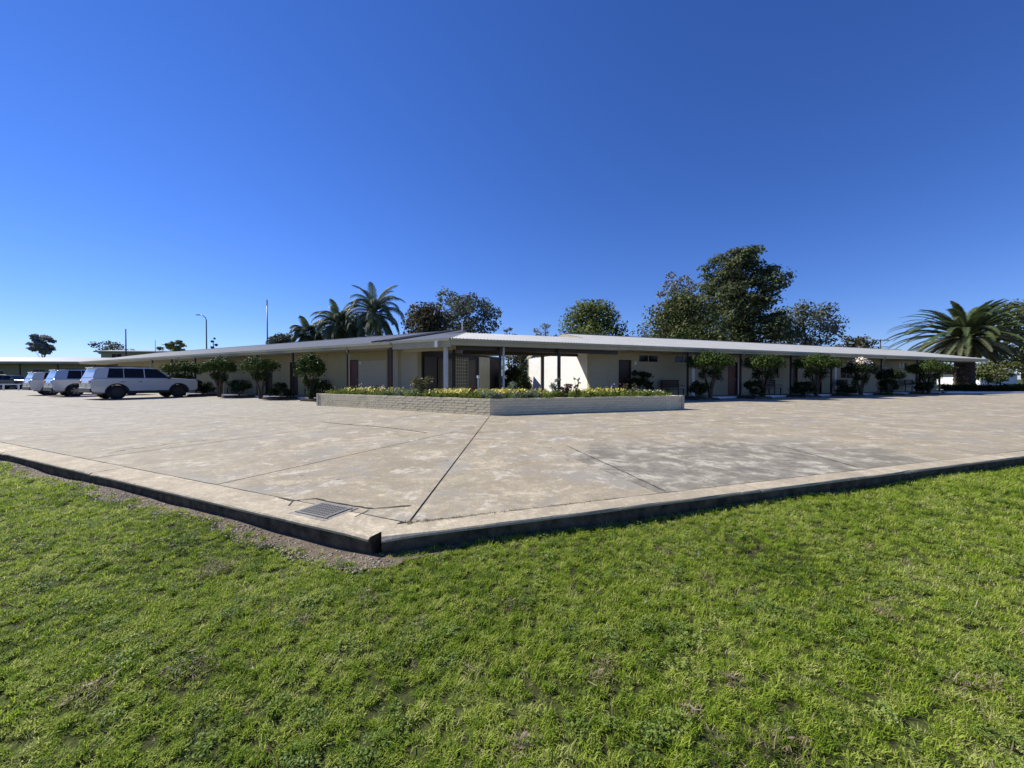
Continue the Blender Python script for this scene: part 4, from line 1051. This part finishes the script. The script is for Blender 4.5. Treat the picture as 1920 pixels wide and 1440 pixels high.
standard('leafy clipped tree, second from the cars along the left wing', EL, AL, Le(440), -.9, 2.1, 2.65, 1.3, 108, n=5200)
standard('spreading clipped tree with leaning stems, third from the cars', EL, AL, Le(518), -.9, 2.1, 2.55, 1.3, 109, n=5200)
standard('tall loose tree next to the left end of the flower bed', EL, AL, Le(612), -.9, 1.55, 2.62, .95, 110, n=5200)
# low beds / skirting shrubs by the tree feet
k = 0
for E, A, pxs in ((ER, AR, (1310, 1410, 1502, 1585, 1662, 1728)), (EL, AL, (385, 452, 530, 604))):
    for px in pxs:
        x = px_to_s(E, A, px, -.45); W0 = loc2w(E, A, x, -.45); k += 1
        b_ = empty('garden_bed', (W0.x, W0.y, 0), A, 'mulched garden bed at the foot of ' + ('the right wing trees' if E is ER else 'the left wing trees') + ', ' + ('first', 'second', 'third', 'fourth', 'fifth', 'sixth')[(k-1) % 6 if k <= 6 else (k-7)] + (' from the flower bed' if E is ER else ' from the cars'), 'garden bed')
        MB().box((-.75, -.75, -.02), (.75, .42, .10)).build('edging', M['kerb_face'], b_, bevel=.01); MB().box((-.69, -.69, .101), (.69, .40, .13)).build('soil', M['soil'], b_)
        bush('low dark shrub in the bed beside ' + {1310: 'the bench nearest the flower bed', 1410: 'the red door on the right wing', 1502: 'the long flat-topped tree', 1585: 'the white-blossom tree', 1662: 'the low dark round tree', 1728: 'the mushroom-shaped tree', 385: 'the tree nearest the cars', 452: 'the second tree from the cars', 530: 'the leaning-stemmed tree', 604: 'the tall loose tree left of the flower bed'}[px],
             (W0.x, W0.y-.15), .74, .95, M['shrub_dark'], 200+k, 1700, .055, 5, 'shrub', 'shrub', .12, .1)
# potted shrub by first right-hand door
W0 = loc2w(ER, AR, px_to_s(ER, AR, 1203, .9), .9)
bush('big dark rounded shrub on the porch beside the brown door behind the flower bed', (W0.x, W0.y), .68, 1.55, M['shrub_dark'], 230, 2600, .06, 6, 'shrub', 'shrub', .12, .25)
# benches
def bench(E, A, px, off, L_, label, mt='brown'):
    x = px_to_s(E, A, px, off); W0 = loc2w(E, A, x, off); b = empty('porch_bench', (W0.x, W0.y, .12), A, label, 'bench')
    for i in range(4): MB().box((-L_/2, -.22+.11*i, .42), (L_/2, -.13+.11*i, .45)).build('seat_slat', M['brown'], b)
    for i in range(4): MB().box((-L_/2, .24+.01*i, .52+.12*i), (L_/2, .265+.01*i, .62+.12*i)).build('back_slat', M['brown'], b)
    for s in (-1, 1):
        MB().box((s*(L_/2-.08)-.025, -.21, 0), (s*(L_/2-.08)+.025, -.16, .419)).build('leg', M['dark_steel'], b)
        MB().box((s*(L_/2-.08)-.025, .20, 0), (s*(L_/2-.08)+.025, .238, 1.0)).build('leg', M['dark_steel'], b)
        MB().box((s*(L_/2-.03)-.03, -.24, .62), (s*(L_/2-.03)+.03, .19, .65)).build('armrest', M['dark_steel'], b)
    return b
bench(ER, AR, 1262, 1.1, 1.4, 'dark slatted bench against the wall just behind the right end of the flower bed')
bench(ER, AR, 1448, 1.1, 1.3, 'dark slatted bench under the second room window, right of the red door')
bench(ER, AR, 1586, 1.1, 1.3, 'dark bench behind the white-blossom tree')
bench(ER, AR, 1711, 1.1, 1.2, 'dark bench left of the mushroom-shaped tree at the far end')
bench(EL, AL, 590, 1.1, 1.5, 'dark bench on the left porch behind the tall loose tree')
bench(EL, AL, 440, 1.1, 1.3, 'dark bench on the left porch behind the second tree from the cars')
a = at(983, 31); b = bench(Vector((a.x, a.y)), 0, 960+0, 0, 1.1, 'dark garden bench seen through the breezeway in front of the dark green tree'); b.location = (a.x, a.y, 0)

# ------------------------------------------------------------------ cars
def car(label, px_rear, base, heading, paint, rimmat, Lc=4.95, Wc=1.95, Hc=1.86, scale=1.0):
    root = empty('parked_car', (base[0], base[1], 0), heading, label, 'car'); root['group'] = 'cars parked nose-in at the left wing'
    h = Lc/2; wr = .40; xr, xf = -1.42, 1.45
    def arc(cx, r, n=9): return [(cx + r*math.cos(math.pi*i/n), .38 + r*math.sin(math.pi*i/n)) for i in range(n+1)]
    low = [(-h+.06, .42), (xr-.47, .38)] + [(x, z) for x, z in arc(xr, .47)[::-1]] + [(xf-.47, .38)] + [(x, z) for x, z in arc(xf, .47)[::-1]] + [(h-.12, .42), (h, .58), (h-.01, .98), (h-.10, 1.12), (1.45, 1.20), (1.05, 1.22), (-h+.05, 1.20), (-h-.01, .95), (-h-.01, .55)]
    b = MB(); b.side_prism(low, -Wc/2, Wc/2); body = b.build('body', M[paint], root, bevel=.05)
    # greenhouse
    gb = [(-h+.06, 1.17), (1.02, 1.15)]; gt_ = [(-h+.38, Hc-.05), (.22, Hc-.03)]
    wb, wt = Wc/2-.05, Wc/2-.22
    g = MB(); secs = [(-h+.06, 1.19, -h+.26, Hc-.08), (-1.7, 1.20, -1.65, Hc-.01), (-.8, 1.20, -.8, Hc+.015), (-.1, 1.20, -.2, Hc), (.5, 1.20, .12, Hc-.03), (1.22, 1.20, .44, Hc-.10)]
    for (xb, zb, xt, zt) in secs: g.v += [(xb, -wb, zb-.03), (xb, wb, zb-.03), (xt, wt, zt), (xt, -wt, zt)]
    for i in range(5):
        k_ = i*4; g.f += [(k_, k_+4, k_+7, k_+3), (k_+3, k_+7, k_+6, k_+2), (k_+1, k_+2, k_+6, k_+5)]
    g.f += [(0, 3, 2, 1), (20, 21, 22, 23)]
    g.build('cabin', M[paint], root, bevel=.035)
    def pane(name, pts, mat, push):
        m = MB(); P_l = [Vector(p) for p in pts]; n_ = (P_l[1]-P_l[0]).cross(P_l[2]-P_l[0]).normalized()
        if n_.dot(Vector(push)) < 0: n_ = -n_
        m.face([p + n_*.007 for p in P_l]); m.face([p + n_*.001 for p in P_l][::-1]); return m.build(name, M[mat], root)
    def sidept(x, t, s):  # t 0..1 up the cabin side
        return (x, s*(wb+(wt-wb)*t), 1.17 + (Hc-1.17)*t)
    for s in (-1, 1):
        for (a0, a1, b1, b0) in ((-1.82, -1.14, -1.12, -1.70), (-1.10, -.22, -.22, -1.09), (-.17, .98, .42, -.17)):
            pane('side_window', [sidept(a0, .08, s), sidept(a1, .08, s), sidept(b1, .88, s), sidept(b0, .88, s)], 'glass', (0, s, 0))
        sl_ = MB().box((-1.85, s*(Wc/2-.32)-.02, Hc+.02), (.1, s*(Wc/2-.32)+.02, Hc+.055)); sl_.build('roof_rail', M['trim'], root)
        MB().box((-.93, s*Wc/2-.012*(s < 0)-.0, .36), (.96, s*Wc/2+.012*(s > 0)+.0, .47)).build('sill_trim', M['trim'], root)
        mr = MB(); mr.box((.86, s*(Wc/2+.05)-.10, 1.18), (1.0, s*(Wc/2+.05)+.10, 1.36)); mr.build('side_mirror', M['trim'], root, bevel=.03)
        for xx in (-.24, -1.24):
            pass
        for xx in (-.42, -1.18 if s else 0): MB().box((xx-.09, s*Wc/2-.01, .98), (xx+.09, s*Wc/2+.022*s if s > 0 else s*Wc/2+.012, 1.01)).build('door_handle', M['trim'], root)
        for cx_ in (xr, xf):
            fl = MB(); o_ = [(cx_+.53*math.cos(math.pi*q/12), .38+.53*math.sin(math.pi*q/12)) for q in range(13)]; i_ = [(cx_+.46*math.cos(math.pi*q/12), .38+.46*math.sin(math.pi*q/12)) for q in range(13)][::-1]
            ya, yb = sorted((s*(Wc/2-.05), s*(Wc/2+.022)))
            for q in range(12):
                a1, a2, b2, b1 = o_[q], o_[q+1], i_[11-q], i_[12-q]; k0 = len(fl.v)
                fl.v += [(a1[0], ya, a1[1]), (a2[0], ya, a2[1]), (b2[0], ya, b2[1]), (b1[0], ya, b1[1]), (a1[0], yb, a1[1]), (a2[0], yb, a2[1]), (b2[0], yb, b2[1]), (b1[0], yb, b1[1])]
                fl.f += [tuple(k0+i for i in f_) for f_ in ((0, 1, 2, 3), (7, 6, 5, 4), (0, 4, 5, 1), (3, 2, 6, 7))]
            fl.build('wheel_arch', M['trim'], root)
        t_ = MB().box((-h-.022, s*(Wc/2-.20)-.13, .90), (-h+.05, s*(Wc/2-.20)+.13, 1.08)); t_.build('tail_light', M['red_lens'], root, bevel=.015)
        t_ = MB().box((h-.16, s*(Wc/2-.26)-.19, .78), (h+.006, s*(Wc/2-.26)+.19, .92)); t_.build('headlight', M['clear_lens'], root, bevel=.02)
    pane('rear_window', [(-h+.085, -.76, 1.22), (-h+.085, .76, 1.22), (-h+.27, .64, Hc-.16), (-h+.27, -.64, Hc-.16)], 'glass', (-1, 0, .3))
    pane('windscreen', [(1.17, -.80, 1.23), (1.17, .80, 1.23), (.46, .66, Hc-.12), (.46, -.66, Hc-.12)], 'glass', (1, 0, .5))
    MB().box((-h+.16, -.62, Hc-.085), (-h+.42, .62, Hc-.03)).build('spoiler', M[paint], root, bevel=.015)
    rb = MB().box((-h-.05, -Wc/2+.02, .40), (-h+.12, Wc/2-.02, .66)); rb.build('rear_bumper', M['trim'], root, bevel=.03)
    MB().box((h-.12, -Wc/2+.05, .36), (h+.045, Wc/2-.05, .58)).build('front_bumper', M['trim'], root, bevel=.03)
    MB().box((h-.05, -.55, .64), (h+.02, .55, .90)).build('grille', M['trim'], root, bevel=.01)
    MB().box((-h-.035, -.19, .76), (-h-.012, .19, .87)).build('number_plate', M['plate'], root)
    MB().box((-2.0, -.85, .30), (2.0, .85, .46)).build('underbody', M['trim'], root)
    for xx in (xr, xf):
        for s in (-1, 1):
            m = MB(); y0 = s*(Wc/2-.23); y1 = s*(Wc/2-.005)
            m.tube([(xx, y0, wr-.01), (xx, y0+s*.03, wr-.01), (xx, y1-s*.03, wr-.01), (xx, y1, wr-.01)], [wr*.88, wr, wr, wr*.90], 24)
            wh = m.build('wheel', M['tyre'], root, smooth=False)
            rm = MB(); rm.tube([(xx, y1-s*.01, wr-.01), (xx, y1+s*.008, wr-.01)], [wr*.62, wr*.60], 20)
            rm.build('rim', M['trim'], wh)
            sp = MB()
            for q in range(6):
                a = q*math.pi/3; Mx = Matrix.Rotation(-a, 3, 'Y')
                sp.obox(Vector((xx, y1+s*.012, wr-.01)) + Mx @ Vector((wr*.32, 0, 0)), (wr*.56, .014, .055), Mx)
            sp.build('spokes', M[rimmat], wh)
    root.scale = (scale,)*3
    return root
HD = math.atan2(.878, .478)
hv = Vector((math.cos(HD), math.sin(HD)))
def car_base(rw): rw = Vector(rw); side = Vector((hv.y, -hv.x)); return rw + hv*1.42 - side*.93
car('nearest white estate SUV with black wheels, nose in the shade of a clipped tree', 0, car_base((-22.8, 22.2)), HD, 'white_paint', 'rim_dark')
car('middle silver-white SUV parked between the two others', 0, car_base((-29.1, 25.6)), HD, 'silver_paint', 'rim', scale=.97)
car('farthest white SUV, leftmost of the three in a row', 0, car_base((-33.0, 27.5)), HD, 'cream_paint_car', 'rim', Hc=1.78, scale=.95)
c4 = car('dark grey car half hidden in front of the far left building', 0, at(22, 46)[:2], R(10), 'grey_paint', 'rim', scale=.9); c4['group'] = 'cars by the far left building'

# ------------------------------------------------------------------ far left building, white-roofed house, rail
def simple_bldg(name, label, P0, ang, Lx, Ly, eave, rise, wm, rm, ops, posts=0, over=.8):
    root = empty(name, (P0.x, P0.y, 0), ang, label, 'building')
    wall_open(0, Lx, 0, .2, LAWN, eave, ops).build('front_wall', M[wm], root)
    m = MB(); m.box((0, .201, LAWN), (.2, Ly, eave)); m.box((Lx-.2, .201, LAWN), (Lx, Ly, eave)); m.box((.201, Ly-.2, LAWN), (Lx-.201, Ly-.001, eave)); m.build('wall', M[wm], root)
    MB().box((.3, 1.2, LAWN), (Lx-.3, 1.3, eave)).build('inner_wall', M['curtain'], root)
    zf = lambda y: eave+.15+(y+over if y < Ly/2 else Ly-y+over)*rise
    corr(-over, Lx+over, lambda x: -over, lambda x: Ly/2, zf, .3, .02).build('roof_sheet', M[rm], root)
    corr(-over, Lx+over, lambda x: Ly/2, lambda x: Ly+over, zf, .3, .02).build('roof_sheet', M[rm], root)
    MB().box((-over, -over-.03, eave-.12), (Lx+over, -over, eave+.15)).build('fascia', M['fascia'], root)
    MB().box((-over, -over+.001, eave+.0), (Lx+over, Ly+over, eave+.02)).build('soffit', M['soffit'], root)
    for (a, b, c, d) in ops: window(root, a, b, .05, c, d, 1, frame='white')
    for i in range(posts): x = Lx*i/(posts-1); MB().box((x-.05, -over+.15, LAWN), (x+.05, -over+.25, eave)).build('post', M['dark_steel'], root)
    return root
a = at(-150, 50); simple_bldg('far_building', 'low building with dark porch posts at the far left edge', Vector((a.x, a.y)), R(6), 22, 8, 3.3, .14, 'wallL', 'roof_white',
   [(8, 9.6, .9, 2.3), (13, 14.5, .2, 2.5), (15.2, 17.5, .9, 2.4), (18.5, 20.5, .9, 2.4)], 6, 1.8)
a = at(190, 85); simple_bldg('far_house', 'taller grey-walled house with white roof behind the left roof', Vector((a.x, a.y)), R(8), 15, 10, 7.2, .10, 'fascia', 'roof_white', [(2, 4, 5.6, 6.8), (9, 12, 5.6, 6.8)])
a = at(1838, 85); simple_bldg('far_house', 'white-roofed sheds beyond the hedge at the right edge', Vector((a.x, a.y)), R(4), 9, 8, 2.1, .34, 'white', 'roof_white', [(1.5, 3, .6, 1.6), (5, 7, .6, 1.6)], 0, .5)
a = at(1765, 95); simple_bldg('far_house', 'pale far house seen between the palm trunk and the last motel room', Vector((a.x, a.y)), R(-4), 9, 8, 2.3, .30, 'white', 'roof_white', [(2, 4, .8, 1.8)], 0, .5)
a = gpt(-60, 732); rl = empty('rail_fence', (a.x, a.y, LAWN), R(2), 'low white rail at the far left beyond the yard', 'fence')
MB().box((0, 0, .70), (5.2, .06, .80)).build('rail', M['rail'], rl)
for i in range(4): MB().box((.3+1.5*i, .062, 0), (.4+1.5*i, .15, .80)).build('post', M['rail'], rl)
# hedge at right
a = at(1775, 33.5)
hb = []
rr = random.Random(5)
for i in range(60):
    t = i/60; P0 = at(1772 + 190*t, 36 - 1.5*t); hb.append((P0.x, P0.y+rr.uniform(-.3, .3), .35+rr.uniform(-.1, .1), .45, .5, .35, 1))
hg = empty('hedge', (0, 0, 0), 0, 'low dark clipped hedge at the foot of the date palm', 'hedge'); link('foliage', quads_mesh('foliage', leaves(hb, 7000, .07, .2, 4, .5)), M['shrub_dark'], hg)
ht = MB(); P0 = at(1772, 36); P1 = at(1965, 34.5); ht.tube([(P0.x, P0.y, .2), (P1.x, P1.y, .2)], .12, 6); ht.build('stems', M['bark'], hg)
a = at(1775, 31.5); b2_ = at(1990, 31.0); kb = empty('garden_kerb', (0, 0, 0), 0, 'pale kerb edging the hedge bed at the right edge', 'kerb')
m = MB(); m.prism([(a.x, a.y), (b2_.x, b2_.y), (b2_.x, b2_.y+.2), (a.x, a.y+.2)], -.02, .14); m.build('edging', M['white'], kb)
m = MB(); m.prism([(a.x, a.y+.21), (b2_.x, b2_.y+.21), (b2_.x+2, b2_.y+7), (a.x+2, a.y+7)], -.02, .10); o = m.build('garden_soil', M['soil']); o['kind'] = 'structure'

# ------------------------------------------------------------------ poles
def pole(name, label, px, Y, ytop, r, mat, kind):
    b = at(px, Y, LAWN); H = hgt(ytop, Y)-LAWN; root = empty(name, b, 0, label, 'street lamp' if kind == 'lamp' else 'pole')
    if kind == 'lamp':
        MB().tube([(0, 0, 0), (0, 0, H-.9), (-.12, 0, H-.4), (-.6, 0, H), (-1.15, 0, H+.12)], [r, r*.7, r*.6, r*.5, r*.45], 8).build('pole', M[mat], root, smooth=True)
        MB().box((-1.8, -.14, H+.05), (-1.1, .14, H+.2)).build('lamp_head', M[mat], root, bevel=.03)
    else:
        MB().tube([(0, 0, 0), (0, 0, H)], [r, r*.6], 8).build('pole', M[mat], root, smooth=True)
        if kind == 'tip': MB().tube([(0, 0, H), (0, 0, H+.9)], [r*.9, r*.9], 8).build('antenna', M['white'], root)
        if kind == 'cross':
            for z in (H-.35, H-1.9):
                MB().box((-1.8, -.06, z), (1.8, -.2, z+.14)).build('crossarm', M[mat], root)
            for x in (-1.6, -.8, .8, 1.6): MB().tube([(x, -.13, H-.205), (x, -.13, H-.0)], .06, 6).build('insulator', M[mat], root)
    return root
pole('street_lamp', 'street lamp with curved arm behind the left wing roof', 388, 70, 592, .13, 'pole', 'lamp')
pole('antenna_pole', 'tall straight pole with a white tip behind the left wing', 502, 62, 573, .13, 'pole', 'tip')
pole('timber_pole', 'dark short pole beside the white-roofed house', 237, 80, 617, .15, 'dark_pole', 'plain')
pole('thin_pole', 'thin pale pole right of the white-roofed house', 292, 80, 638, .07, 'pole', 'plain')
pole('power_pole', 'power pole with two crossarms left of the date palm', 1650, 90, 636, .18, 'dark_pole', 'cross')
pole('thin_pole', 'thin pole in front of the white sheds at the right edge', 1876, 60, 688, .08, 'dark_pole', 'plain')

a = at(867, 26); vp = empty('vent_pipe', (a.x, a.y, 3.2), 0, 'thin pale vent pipe standing on the roof beside the low gable', 'vent pipe')
MB().tube([(0, 0, 0), (0, 0, hgt(602, 26)-3.2)], .035, 8).build('pipe', M['white'], vp); MB().box((-.09, -.05, hgt(602, 26)-3.2), (.09, .05, hgt(598, 26)-3.2)).build('cap', M['white'], vp)
